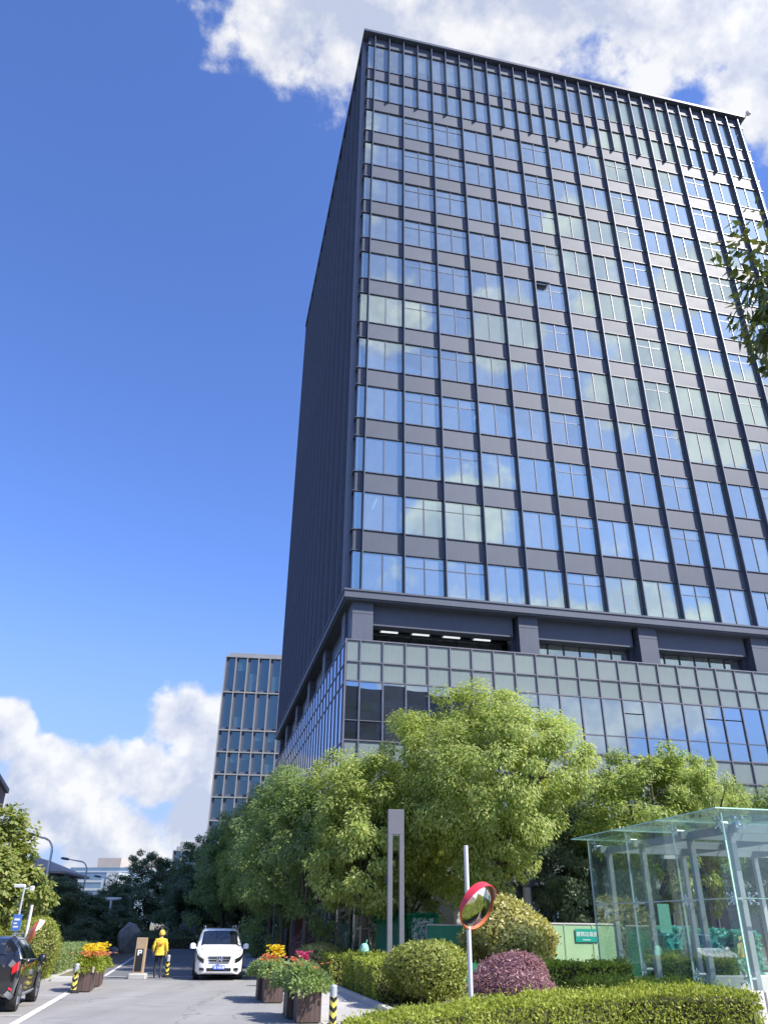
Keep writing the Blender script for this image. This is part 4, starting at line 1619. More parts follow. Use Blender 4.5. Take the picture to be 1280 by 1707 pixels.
# doors: paired brass pull bars and a green notice on the far panes
brass = pm('brass', (0.62, 0.52, 0.32), (0.7, 0.6, 0.4), 5, 0.3, 0.8)
for x in (2.95, 3.12):
    mb = MB()
    mb.tube([(x, 7.45, 1.1), (x, 7.45, 2.75)], 0.03, 8)
    mb.tube([(x, 7.45, 1.3), (x, 7.62, 1.3)], 0.018, 6)
    mb.tube([(x, 7.45, 2.5), (x, 7.62, 2.5)], 0.018, 6)
    mb.build('pull_bar', brass, sh, True)
mint = pm('mint_notice', (0.25, 0.62, 0.48), (0.28, 0.66, 0.52), 5, 0.6)
mb = MB()
mb.box(2.2, 2.62, 7.55, 7.57, 1.9, 2.75)
mb.build('notice', mint, sh)
mb = MB()
mb.box(1.9, 2.4, 6.2, 6.35, 4.02, 4.12)
mb.build('door_closer', white_m, sh)

# ------------------------------------------------------------------ street furniture
def twin_column(label, loc, h=6.2):
    t = thing('lamp_column', label, 'street lamp', loc, YAW * 0.4)
    for x in (-0.21, 0.21):
        mb = MB()
        mb.bbox(x - 0.085, x + 0.085, -0.15, 0.15, 0.0, h - 0.86, 0.012)
        mb.build('post', lamp_paint, t)
    mb = MB()
    mb.bbox(-0.295, 0.295, -0.15, 0.15, h - 0.858, h, 0.012)
    mb.build('lamp_head', lamp_paint, t)
    mb = MB()
    mb.box(-0.12, 0.12, -0.1, 0.1, h - 0.90, h - 0.86)
    mb.build('lens', white_m, t)
    mb = MB()
    mb.box(-0.36, -0.295, -0.05, 0.05, h - 2.5, h - 2.25)
    mb.build('bracket', panel_dark, t)
    mb = MB()
    mb.bbox(-0.42, 0.42, -0.26, 0.26, 0.0, 0.06, 0.02)
    mb.build('base_plate', lamp_paint, t)
    return t


twin_column('grey twin-post lamp column standing behind the large round shrub', (0.57, 31.3, 0), 5.87)
twin_column('second twin-post lamp column, half hidden by trees behind the planters', W(-1.6, 7.6), 5.6)


def street_lamp(label, loc, h, arm, side, m=steel, cross=None, group='curved street lamps on the left'):
    t = thing('street_lamp', label, 'street lamp', loc, 0, group)
    mb = MB()
    pts = [(0, 0, 0), (0, 0, h * 0.5), (0, 0, h - 0.9)]
    for k in range(1, 7):
        a = k / 6 * math.pi / 2
        pts.append((side * 0.9 * (1 - math.cos(a)), 0, h - 0.9 + 0.9 * math.sin(a)))
    pts.append((side * (0.9 + arm), 0, h + 0.16))
    mb.tube(pts, [0.11, 0.095, 0.085] + [0.07] * 6 + [0.05], 8)
    mb.build('pole', m, t, True)
    mb = MB()
    x = side * (0.9 + arm)
    mb.tube([(x, 0, h + 0.16), (x + side * 0.15, 0, h + 0.18), (x + side * 0.75, 0, h + 0.27), (x + side * 0.95, 0, h + 0.29)], [0.05, 0.12, 0.12, 0.03], 8)
    mb.build('lamp_head', panel_dark, t, True)
    mb = MB()
    mb.lathe([(0.2, 0), (0.2, 0.35), (0.12, 0.5)], 10)
    mb.build('base', m, t)
    return t


pale_pole = pm('pale_pole', (0.55, 0.57, 0.58), (0.62, 0.63, 0.64), 2, 0.5)
street_lamp('nearest curved street lamp, rising behind the sunlit broadleaf tree', (-23.0, 60, 0), 7.3, 0.5, -1, steel)
street_lamp('curved street lamp in front of the far glass offices', (-30.5, 90, 0), 7.7, 1.1, -1, pale_pole)
street_lamp('white curved street lamp beside the tallest dark tree', (-33.6, 110, 0), 7.0, 0.8, -1, white_m)
cp = thing('lamp_mast', 'white mast with a wide flat crossbar before the dark trees', 'street lamp', (-20.14, 66, 0))
mb = MB()
mb.tube([(0, 0, 0), (0, 0, 3.6)], [0.12, 0.08], 10)
mb.build('pole', white_m, cp, True)
mb = MB()
mb.tube([(-0.75, 0, 3.66), (-0.4, 0, 3.62), (0, 0, 3.6), (0.4, 0, 3.62), (0.75, 0, 3.66)], [0.05, 0.1, 0.12, 0.1, 0.05], 8)
mb.build('crossbar', white_m, cp, True)

# blue sign on a pole with a camera at its top
sp_ = thing('sign_pole', 'pole with security camera and small blue sign at the left edge', 'sign pole', (-13.42, 33.0, 0))
mb = MB()
mb.tube([(0, 0, 0), (0, 0, 3.15)], [0.045, 0.038], 8)
mb.build('pole', steel_paint, sp_, True)
mb = MB()
mb.bbox(-0.40, 0.04, -0.06, 0.06, 3.16, 3.27, 0.03)
mb.build('camera_housing', pale_pole, sp_)
mb = MB()
mb.bbox(0.22, 0.38, -0.06, 0.06, 3.06, 3.22, 0.03)
mb.tube([(0, 0, 3.1), (0.3, 0, 3.15)], 0.025, 6)
mb.build('second_camera', pale_pole, sp_)
blue = pm('sign_blue', (0.06, 0.16, 0.50), (0.08, 0.19, 0.55), 4, 0.4)
mb = MB()
mb.box(-0.16, 0.16, -0.07, -0.05, 1.72, 2.25)
sgn = mb.build('sign', blue, sp_)
mb = MB()
mb.box(-0.10, 0.10, -0.078, -0.071, 2.05, 2.12)
mb.box(-0.10, 0.02, -0.078, -0.071, 1.93, 1.98)
mb.box(-0.10, 0.08, -0.078, -0.071, 1.82, 1.87)
mb.build('lettering', white_m, sgn)

red = pm('mirror_red', (0.62, 0.03, 0.06), (0.68, 0.05, 0.08), 3, 0.35)
orange = pm('mirror_orange', (0.62, 0.14, 0.05), (0.66, 0.17, 0.06), 3, 0.4)
visor_in = pm('visor_inside', (0.72, 0.73, 0.74), (0.78, 0.78, 0.78), 3, 0.6)
mirror_m = pm('mirror_face', (0.93, 0.94, 0.95), None, 1, 0.015, 1.0)


def road_mirror(label, loc, pole_h, zc, nrm, rad, off, roll=0.0, vis=None):
    t = thing('road_mirror', label, 'traffic mirror', loc)
    mb = MB()
    mb.tube([(0, 0, 0), (0, 0, pole_h)], 0.052, 12)
    mb.build('pole', pale_pole, t, True)
    nrm = Vector(nrm).normalized()
    q = nrm.to_track_quat('Z', 'Y')
    head = bpy.data.objects.new('mirror_head', None)
    # face: spherical cap, bulging outwards
    n, rings = 40, 8
    vs, fs = [], []
    Rc = 1.5
    for j in range(rings + 1):
        r = rad * j / rings
        z = math.sqrt(Rc * Rc - r * r) - Rc
        for i in range(n):
            a = 2 * math.pi * i / n
            vs.append((r * math.cos(a), r * math.sin(a), z + 0.075))
    for j in range(rings):
        for i in range(n):
            k = (i + 1) % n
            fs.append((j * n + i, (j + 1) * n + i, (j + 1) * n + k, j * n + k))
    mb = MB()
    mb.add(vs, fs)
    c = Vector((0, 0, zc)) + Vector(off)
    face = mb.build('mirror_face', mirror_m, t, True, 80, c, q.to_euler())
    bpy.data.objects.remove(head)
    mb = MB()
    pr = [(rad - 0.01, -0.02), (rad + 0.025, -0.03), (rad + 0.035, 0.01), (rad + 0.005, 0.03)]
    vs, fs = [], []
    for (r, z) in pr:
        for i in range(n):
            a = 2 * math.pi * i / n
            vs.append((r * math.cos(a), r * math.sin(a), z))
    for j in range(4):
        for i in range(n):
            k = (i + 1) % n
            j2 = (j + 1) % 4
            fs.append((j * n + i, j * n + k, j2 * n + k, j2 * n + i))
    mb.add(vs, fs)
    mb.lathe([(0.05, -0.16), (rad * 0.6, -0.12), (rad - 0.01, -0.03)], 24)
    mb.build('rim', orange, t, True, 50, c, q.to_euler())
    # visor over the upper half
    mb = MB()
    vs, fs = [], []
    up_loc = q.inverted() @ Vector((0, 0, 1))
    a0 = math.atan2(up_loc.y, up_loc.x) + roll
    m_ = 28
    for i in range(m_ + 1):
        s = i / m_ * 2 - 1
        a = a0 + s * R(88)
        dep = 0.15 * (1 - abs(s) ** 2.6) + 0.03
        for r in (rad + 0.030, rad + 0.044):
            vs.append((r * math.cos(a), r * math.sin(a), -0.02))
            vs.append((r * math.cos(a) * 1.0, r * math.sin(a) * 1.0, dep))
    for i in range(m_):
        o, p = 4 * i, 4 * i + 4
        fs += [(o, o + 1, p + 1, p), (o + 2, p + 2, p + 3, o + 3), (o + 1, o + 3, p + 3, p + 1)]
    mb.add(vs, fs)
    mb.m = []
    for i in range(m_):
        mb.m += [1, 0, 0]
    mb.build('visor', [vis or red, visor_in], t, True, 50, c, q.to_euler())
    mb = MB()
    mb.tube([(0, 0, zc), tuple(c - nrm * 0.12)], 0.03, 8)
    mb.build('clamp', steel, t)
    return t


road_mirror('round convex road mirror with red visor on a white pole', (2.03, 20.2, 0), 3.72, 2.43, (0.60, -0.66, -0.42), 0.50, (0.20, -0.14, 0.0), R(16))
road_mirror('road mirror seen edge-on beside the parked black car', (-12.45, 31.6, 0), 2.55, 1.72, (0.90, 0.42, -0.30), 0.36, (0.25, 0.05, 0.0), 0.0, pm('faded_visor', (0.62, 0.45, 0.42), (0.7, 0.6, 0.56), 6, 0.5))


# striped bollards
def chevron_mat():
    m = bpy.data.materials.new('chevron_sleeve')
    m.use_nodes = True
    t = m.node_tree
    b = t.nodes['Principled BSDF']
    tc = N(t, 'ShaderNodeTexCoord')
    s = N(t, 'ShaderNodeSeparateXYZ')
    LK(t, tc.outputs['Object'], s.inputs[0])
    ax = math_node(t, 'ABSOLUTE', s.outputs[0])
    z = math_node(t, 'MULTIPLY_ADD', ax, -0.9, s.outputs[2])
    fr = math_node(t, 'FRACT', math_node(t, 'MULTIPLY', z, 5.2))
    st = math_node(t, 'GREATER_THAN', fr, 0.52)
    mx = N(t, 'ShaderNodeMix', data_type='RGBA')
    LK(t, st, mx.inputs[0])
    mx.inputs[6].default_value = (0.74, 0.62, 0.10, 1)
    mx.inputs[7].default_value = (0.02, 0.02, 0.02, 1)
    LK(t, mx.outputs[2], b.inputs['Base Color'])
    b.inputs['Roughness'].default_value = 0.45
    return m


chev = chevron_mat()
bol_proto = None
for (u, v, lab) in [(-4.03, -23.1, 'striped bollard in front of the magenta flower planter'), (-4.62, -20.0, 'striped bollard between the two right-hand planter pairs'),
                    (-10.70, -12.5, 'striped bollard at the near corner of the yellow flower planters'), (-10.42, -10.35, 'striped bollard between the yellow flower planters'),
                    (-7.98, -3.9, 'striped bollard at the feet of the person in yellow')]:
    if bol_proto is None:
        t = thing('bollard', lab, 'bollard', W(u, v), YAW, 'striped bollards')
        mb = MB()
        mb.lathe([(0.085, 0.10), (0.085, 0.60)], 20)
        mb.build('sleeve', chev, t, True, 30)
        mb = MB()
        mb.lathe([(0.078, 0.60), (0.078, 0.80), (0.06, 0.83)], 20)
        mb.build('cap', steel_paint, t, True, 30)
        mb = MB()
        mb.lathe([(0.19, 0.0), (0.19, 0.04), (0.12, 0.10), (0.086, 0.10)], 20)
        mb.build('base', black_trim, t, True, 30)
        bol_proto = t
    else:
        t = copy_tree(bol_proto, None, lab)
        t.location = W(u, v)

# planters -----------------------------------------------------------------
wood = pm('stained_boards', (0.075, 0.048, 0.042), (0.12, 0.08, 0.068), 3, 0.6, bump=0.2, bscale=12, stretch=(1, 1, 0.15))
beige = pm('beige_corner', (0.42, 0.36, 0.28), (0.48, 0.42, 0.33), 3, 0.6)


def planter(label, loc, w, l, h, seed, spread, height, nleaf, flowers, leafm):
    g = np.random.default_rng(seed)
    t = thing('planter', label, 'planter', loc, YAW, 'wooden planters')
    bw = 0.148
    for side in (-1, 1):
        n = max(3, int(round(l / bw)))
        for i in range(n):
            y0 = -l / 2 + l * i / n
            mb = MB()
            x = side * w / 2
            mb.box(min(x, x - side * 0.03), max(x, x - side * 0.03), y0 + 0.003, y0 + l / n - 0.003, 0.04, h)
            mb.build('board', wood, t)
        n = max(3, int(round(w / bw)))
        for i in range(n):
            x0 = -w / 2 + 0.032 + (w - 0.064) * i / n
            mb = MB()
            y = side * l / 2
            mb.box(x0 + 0.003, x0 + (w - 0.064) / n - 0.003, min(y, y - side * 0.03), max(y, y - side * 0.03), 0.04, h)
            mb.build('board', wood, t)
    for sx in (-1, 1):
        for sy in (-1, 1):
            mb = MB()
            mb.box(sx * w / 2 - 0.03 + 0.01 * sx, sx * w / 2 + 0.03 + 0.01 * sx, sy * l / 2 - 0.03 + 0.01 * sy, sy * l / 2 + 0.03 + 0.01 * sy, h - 0.16, h + 0.012)
            mb.build('corner_piece', beige, t)
    mb = MB()
    mb.box(-w / 2 + 0.035, w / 2 - 0.035, -l / 2 + 0.035, l / 2 - 0.035, 0.02, h - 0.06)
    mb.build('soil', soil, t)
    d = unit(g.normal(size=(nleaf, 3)))
    d[:, 2] = np.abs(d[:, 2]) * 1.0 - 0.28
    r = g.uniform(0.35, 1.0, nleaf) ** 0.5
    lp = lumps(d, seed, 8, 0.22)
    P = d * (r * lp)[:, None] * np.array([w / 2 + spread, l / 2 + spread, height]) + np.array([0, 0, h])
    D = d + g.normal(size=(nleaf, 3)) * 0.5
    D[:, 2] += 0.1
    place('foliage', leaf_mesh('foliage', P, D, g.normal(size=(nleaf, 3)), 0.12 * g.uniform(0.6, 1.3, nleaf), 0.05, leafm, 0.2), t)
    for (fm_, n, z0, z1, cx, cy, sx, sy) in flowers:
        P = np.column_stack([g.normal(cx, sx, n), g.normal(cy, sy, n), g.uniform(z0, z1, n)])
        k = 5
        i = np.repeat(np.arange(n), k)
        an = np.tile(np.arange(k) * 2 * math.pi / k, n) + g.uniform(0, 1, n * k)
        D = np.column_stack([np.cos(an), np.sin(an), g.uniform(0.1, 0.9, n * k)])
        tag(place('flowers', leaf_mesh('flowers', P[i], D, g.normal(size=(n * k, 3)), 0.065, 0.05, fm_, 0.1), t), kind='stuff')
    return t


planter('near planter box with yellow and orange flowers, by the parked car', W(-10.42, -11.6), 0.42, 1.3, 0.72, 1, 0.24, 0.48, 2200,
        [(flower_y, 120, 1.06, 1.36, -0.02, 0.15, 0.13, 0.26), (flower_o, 70, 0.96, 1.14, 0, -0.2, 0.18, 0.28)], hedge_leaf)
planter('far planter box with yellow and orange flowers, before the ticket post', W(-10.36, -9.1), 0.42, 1.3, 0.72, 2, 0.22, 0.46, 2200,
        [(flower_y, 120, 1.06, 1.36, 0, 0.1, 0.13, 0.26), (flower_o, 60, 0.94, 1.10, 0.08, -0.25, 0.16, 0.25)], hedge_leaf)
planter('nearest right planter box with magenta flowers, beside a striped bollard', W(-4.42, -21.75), 0.55, 0.8, 0.78, 3, 0.42, 0.62, 2600,
        [(flower_p, 34, 1.22, 1.42, -0.05, 0.3, 0.07, 0.08), (flower_o, 25, 1.0, 1.25, 0.1, 0.1, 0.2, 0.2)], mid_leaf)
planter('green planter box behind the magenta flowers', W(-4.55, -20.75), 0.55, 0.8, 0.78, 4, 0.36, 0.55, 2200,
        [(flower_o, 30, 1.1, 1.3, 0, 0, 0.12, 0.14)], mid_leaf)
planter('right planter box with a tuft of yellow flowers, nearer the van', W(-4.72, -16.4), 0.55, 0.8, 0.78, 5, 0.34, 0.50, 2200,
        [(flower_y, 120, 1.15, 1.46, 0.05, 0.2, 0.11, 0.14), (flower_o, 50, 1.05, 1.2, -0.1, -0.1, 0.14, 0.2)], mid_leaf)
planter('right planter box farthest along, behind the yellow tuft', W(-4.82, -15.4), 0.55, 0.8, 0.78, 6, 0.30, 0.45, 1800,
        [(flower_o, 40, 1.05, 1.2, 0, 0, 0.12, 0.12)], mid_leaf)

# ticket post at the barrier -------------------------------------------------
tan_stone = pm('tan_cladding', (0.34, 0.24, 0.15), (0.42, 0.31, 0.20), 3, 0.6, bump=0.1, bscale=20)
tp = thing('ticket_post', 'tan parking post with black panel and white P on a stone base', 'ticket post', W(-9.1, -4.9), YAW * 0.3)
mb = MB()
mb.bbox(-0.36, 0.36, -0.22, 0.22, 0.0, 0.20, 0.04)
mb.build('base', concrete, tp)
mb = MB()
mb.bbox(-0.21, 0.21, -0.11, 0.11, 0.2, 1.48, 0.012)
mb.build('body', tan_stone, tp)
mb = MB()
mb.box(-0.15, 0.13, -0.122, -0.111, 0.27, 1.08)
pnl = mb.build('panel', black_trim, tp)
mb = MB()
mb.box(-0.10, -0.04, -0.13, -0.123, 0.84, 1.04)
mb.box(-0.04, 0.07, -0.13, -0.123, 0.99, 1.04)
mb.box(-0.04, 0.07, -0.13, -0.123, 0.91, 0.955)
mb.box(0.03, 0.075, -0.1298, -0.1232, 0.955, 0.99)
mb.build('lettering', white_m, pnl)

# boulder ------------------------------------------------------------------
def boulder(label, loc, w, d, h, seed, m):
    import bmesh
    bm = bmesh.new()
    bmesh.ops.create_icosphere(bm, subdivisions=4, radius=1.0)
    g = np.random.default_rng(seed)
    planes = [(unit(g.normal(size=(1, 3)))[0], g.uniform(0.62, 0.92)) for _ in range(16)]
    for v in bm.verts:
        p = np.array(v.co)
        for (n, k) in planes:
            dd = p @ n - k
            if dd > 0:
                p = p - n * dd * 0.85
        x, y, z = p
        z = z * (1 + 0.20 * x)                     # higher on the right shoulder
        p = np.array([x + 0.18 * z, y, z])
        p *= 1 + 0.03 * math.sin(7 * p[0] + 3 * p[2]) + 0.02 * math.sin(15 * p[1] + 9 * p[2])
        v.co = Vector((p[0] * w / 2, p[1] * d / 2, p[2] * h * 0.56 + h * 0.47))
    me = bpy.data.meshes.new('boulder')
    bm.to_mesh(me)
    bm.free()
    me.materials.append(m)
    me.polygons.foreach_set('use_smooth', [True] * len(me.polygons))
    me.set_sharp_from_angle(angle=R(28))
    o = place('boulder', me, None, loc)
    return tag(o, label, 'boulder')


rock_m = pm('boulder_stone', (0.20, 0.20, 0.19), (0.42, 0.41, 0.38), 1.6, 0.85, bump=0.7, bscale=7)
boulder('big upright grey boulder standing at the end of the street', (-19.0, 68.0, 0), 1.75, 1.3, 2.1, 12, rock_m)
pl = thing('stone_plinth', 'dark stepped stone plinth beside the road behind the van', 'plinth', W(-7.2, 44.0), YAW)
dark_stone = pm('dark_stone', (0.10, 0.11, 0.13), (0.15, 0.16, 0.18), 1.5, 0.6, bump=0.1)
for nm, a, z0, z1 in (('base', 1.15, 0.0, 0.7), ('block', 0.85, 0.7, 2.0), ('cap', 0.6, 2.0, 2.4)):
    mb = MB()
    mb.bbox(-a, a, -a, a, z0, z1, 0.05)
    mb.build(nm, dark_stone, pl)
pb = thing('brick_pillar', 'square red-brown pillar between the twin column and the podium trees', 'pillar', W(-0.9, 9.5), YAW)
rb = pm('rust_cladding', (0.20, 0.075, 0.04), (0.26, 0.10, 0.055), 2, 0.7)
mb = MB()
mb.bbox(-0.42, 0.42, -0.42, 0.42, 0, 3.6, 0.02)
mb.build('shaft', rb, pb)
mb = MB()
mb.bbox(-0.47, 0.47, -0.47, 0.47, 3.6, 3.72, 0.02)
mb.build('cap', dark_stone, pb)

# security camera by the right kerb
cc_ = thing('camera_pole', 'slim pole with a white security camera among the dark right-hand trees', 'camera', W(-3.0, 2.5))
mb = MB()
mb.tube([(0, 0, 0), (0, 0, 3.6)], 0.04, 8)
mb.tube([(0, 0, 3.55), (0.3, -0.2, 3.6)], 0.025, 6)
mb.build('pole', panel_dark, cc_, True)
mb = MB()
mb.bbox(0.1, 0.5, -0.3, -0.14, 3.6, 3.74, 0.03)
mb.build('housing', white_m, cc_)

# tree stakes, watering bag, hoardings and netted piles behind the hedges -----
stake_m = pm('stake_wood', (0.30, 0.24, 0.18), (0.38, 0.31, 0.24), 4, 0.8)
ts = thing('tree_stakes', 'wooden stakes propping the trunk of the tree left of the lamp column', 'stakes', (-0.75, 37.9, 0))
for a in (0.4, 2.5, 4.6):
    mb = MB()
    mb.tube([(0.75 * math.cos(a), 0.75 * math.sin(a), 0), (0.24 * math.cos(a), 0.24 * math.sin(a), 2.0)], 0.04, 8)
    mb.build('stake', stake_m, ts)
mb = MB()
mb.tube([(0.26 * math.cos(k * 0.785), 0.26 * math.sin(k * 0.785), 1.9) for k in range(9)], 0.035, 6)
mb.build('tie', stake_m, ts)
green = pm('dump_green', (0.03, 0.23, 0.12), (0.05, 0.30, 0.16), 2, 0.5)
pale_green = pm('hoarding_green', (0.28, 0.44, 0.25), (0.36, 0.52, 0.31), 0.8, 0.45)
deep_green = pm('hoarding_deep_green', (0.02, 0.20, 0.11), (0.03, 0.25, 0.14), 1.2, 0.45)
net_green = leaf_mat('green_netting', [(0.02, 0.26, 0.12), (0.05, 0.40, 0.20), (0.10, 0.52, 0.30)], 0.3)
net_teal = leaf_mat('teal_netting', [(0.03, 0.25, 0.24), (0.08, 0.42, 0.42), (0.30, 0.6, 0.58)], 0.3)
bg_ = thing('watering_bin', 'small mint green watering bag on the sunlit hedge', 'bag', (-0.55, 34.2, 0))
mb = MB()
mb.lathe([(0.15, 0.95), (0.17, 1.25), (0.12, 1.38), (0.05, 1.42)], 12)
mb.build('bag', mint, bg_, True)
mb = MB()
mb.tube([(0.05, 0, 1.38), (0.10, 0, 1.55)], 0.02, 6)
mb.tube([(0, 0, 0), (0, 0, 1.0)], 0.03, 6)
mb.build('spout', mint, bg_)


def hoarding(label, p0, p1, h, m, nr, sign=False):
    p0, p1 = Vector((*p0, 0)), Vector((*p1, 0))
    d = p1 - p0
    ln = d.length
    t = thing('hoarding', label, 'hoarding', p0, math.atan2(d.y, d.x))
    n = max(1, round(ln / nr))
    for i in range(n):
        mb = MB()
        x0, x1 = ln * i / n, ln * (i + 1) / n
        mb.box(x0 + 0.004, x1 - 0.004, 0.0, 0.025, 0.02, h)
        mb.box(x0 + 0.004, x0 + 0.03, -0.02, 0.0, 0.02, h)
        mb.box(x1 - 0.03, x1 - 0.004, -0.02, 0.0, 0.02, h)
        mb.build('panel', m, t)
    mb = MB()
    mb.box(-0.02, ln + 0.02, -0.03, 0.05, h, h + 0.05)
    mb.build('rail', stone, t)
    for i in range(n + 1):
        mb = MB()
        x = ln * i / n
        mb.box(x - 0.03, x + 0.03, 0.03, 0.09, 0, h)
        mb.build('post', steel_paint, t)
    return t


ho = hoarding('pale green hoarding carrying a small sign, behind the glass shelter', (6.3, 35.8), (9.9, 36.6), 2.15, pale_green, 1.2)
sg = MB()
sg.prism([(0.0, 0.0), (0.95, 0.0), (1.0, 0.05), (1.0, 0.42), (0.95, 0.47), (0.0, 0.47)], 0, 0.02)
sign_m = pm('sign_teal', (0.01, 0.27, 0.20), (0.015, 0.30, 0.23), 3, 0.4)
so_ = sg.build('sign', sign_m, ho, loc=(1.68, -0.03, 1.52), rot=(R(90), 0, 0))


def text_mesh(s, size, name, m, parent, loc, rot):
    cu = bpy.data.curves.new('t', 'FONT')
    cu.body = s
    cu.size = size
    cu.align_x = 'CENTER'
    cu.align_y = 'CENTER'
    cu.extrude = 0.002
    to = bpy.data.objects.new('t', cu)
    col.objects.link(to)
    dg = bpy.context.evaluated_depsgraph_get()
    me = bpy.data.meshes.new_from_object(to.evaluated_get(dg))
    bpy.data.objects.remove(to)
    me.materials.clear()
    me.materials.append(m)
    return place(name, me, parent, loc, rot)


text_mesh('建筑垃圾房', 0.19, 'lettering', white_m, so_, (0.5, 0.27, 0.024), (0, 0, 0))
mb = MB()
mb.box(0.32, 0.36, 0.06, 0.10, 0.02, 0.024)
mb.box(0.38, 0.64, 0.07, 0.09, 0.02, 0.024)
mb.build('small_print', white_m, so_)

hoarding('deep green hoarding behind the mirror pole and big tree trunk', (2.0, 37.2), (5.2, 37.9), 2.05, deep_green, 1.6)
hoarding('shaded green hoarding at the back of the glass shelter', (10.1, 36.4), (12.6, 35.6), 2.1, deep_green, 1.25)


def netted(label, loc, w, d, h, seed, body_m, net_m, n=1600, cover=0.35, rz=0.0, name='netted_pile'):
    g = np.random.default_rng(seed)
    t = thing(name, label, 'wrapped pile', loc, rz)
    mb = MB()
    mb.bbox(-w / 2, w / 2, -d / 2, d / 2, 0, h, 0.08)
    mb.build('stack', body_m, t)
    P = np.column_stack([g.uniform(-w / 2, w / 2, n), g.uniform(-d / 2, d / 2, n), np.full(n, h)])
    f = g.integers(0, 4, n)
    s = g.random(n) > 0.4
    P[:, 0] = np.where(s & (f == 0), -w / 2, np.where(s & (f == 1), w / 2, P[:, 0]))
    P[:, 1] = np.where(s & (f == 2), -d / 2, np.where(s & (f == 3), d / 2, P[:, 1]))
    P[:, 2] = np.where(s, h * (1 - cover * g.random(n)), h)
    P += g.normal(size=(n, 3)) * 0.025
    D = g.normal(size=(n, 3))
    place('netting', leaf_mesh('netting', P, D, g.normal(size=(n, 3)), 0.13, 0.09, net_m, 0.2), t)
    return t


netted('dark green skip with netting over its top, behind the twin lamp column', (0.55, 40.0, 0), 1.35, 1.2, 2.45, 1, deep_green, net_green, 1500, 0.12)
netted('bright green netted pile right of the twin lamp column', (1.95, 38.8, 0), 1.1, 1.1, 2.4, 2, stone, net_green, 5200, 0.98)
netted('teal netted pile seen through the left of the glass shelter', (11.1, 33.6, 0), 1.1, 0.9, 2.0, 3, net_teal, net_teal, 2200, 0.9)
netted('second teal netted pile seen through the glass shelter', (12.3, 33.3, 0), 1.0, 0.9, 1.95, 4, net_teal, net_teal, 2200, 0.9)
netted('third teal netted pile, rightmost through the glass shelter', (13.4, 33.0, 0), 0.9, 0.8, 1.9, 5, net_teal, net_teal, 2000, 0.9)
gb = thing('rubbish_bin', 'green bin filled with bags behind the shelter door', 'bin', (14.3, 30.3, 0))
mb = MB()
mb.add([(-0.5, -0.45, 0.5), (0.5, -0.45, 0.5), (0.5, 0.45, 0.5), (-0.5, 0.45, 0.5), (-0.75, -0.6, 1.75), (0.75, -0.6, 1.75), (0.75, 0.6, 1.75), (-0.75, 0.6, 1.75)],
       [(3, 2, 1, 0), (0, 1, 5, 4), (1, 2, 6, 5), (2, 3, 7, 6), (3, 0, 4, 7), (4, 5, 6, 7)])
mb.box(-0.45, 0.45, -0.4, 0.4, 0.0, 0.5)
grass_green = pm('bin_green', (0.07, 0.24, 0.04), (0.09, 0.28, 0.06), 2, 0.45)
mb.build('body', grass_green, gb)
bag_m = pm('bin_bag', (0.35, 0.42, 0.62), (0.6, 0.62, 0.66), 4, 0.5)
mb = MB()
mb.lathe([(0.3, 1.70), (0.42, 1.85), (0.3, 2.02), (0.08, 2.1)], 12)
mb.build('bag', bag_m, gb, True)
ls = thing('low_wall', 'low pale stone wall behind the glass shelter', 'wall', (13.2, 29.0, 0), YAW)
mb = MB()
mb.bbox(-3.0, 6.0, -0.2, 0.2, 0, 0.75, 0.03)
mb.build('wall', stone, ls)

# gate with columns behind the big tree ---------------------------------------
gp = thing('entrance_gate', 'grey columned entrance gate under the biggest tree', 'gate', W(8.2, -4.4), YAW)
gate_m = pm('gate_stone', (0.40, 0.40, 0.40), (0.48, 0.48, 0.48), 1.5, 0.7)
for x in (-2.6, 0.0):
    mb = MB()
    mb.lathe([(0.24, 0), (0.24, 0.25), (0.19, 0.3), (0.19, 3.7)], 18, x, 0)
    mb.build('column', gate_m, gp, True)
    mb = MB()
    mb.lathe([(0.20, 3.7), (0.30, 3.82), (0.50, 4.0), (0.52, 4.22), (0.42, 4.24), (0.42, 4.5), (0.1, 4.55)], 18, x, 0)
    mb.build('capital', panel, gp, True)
mb = MB()
mb.box(-3.4, 0.2, 0.35, 0.75, 3.35, 3.95)
mb.build('lintel', panel_dark, gp)
mb = MB()
mb.box(-3.4, -0.25, 0.8, 0.9, 0, 3.35)
mb.build('wall', gate_m, gp)
for (x0, x1, z0, z1) in ((-2.3, -2.15, 0, 3.3), (-1.35, -0.35, 0.2, 2.2), (-2.05, -1.6, 0.2, 2.2), (-2.1, -0.3, 2.35, 2.5)):
    mb = MB()
    mb.box(x0, x1, 0.72, 0.799, z0, z1)
    mb.build('opening', panel_dark, gp)

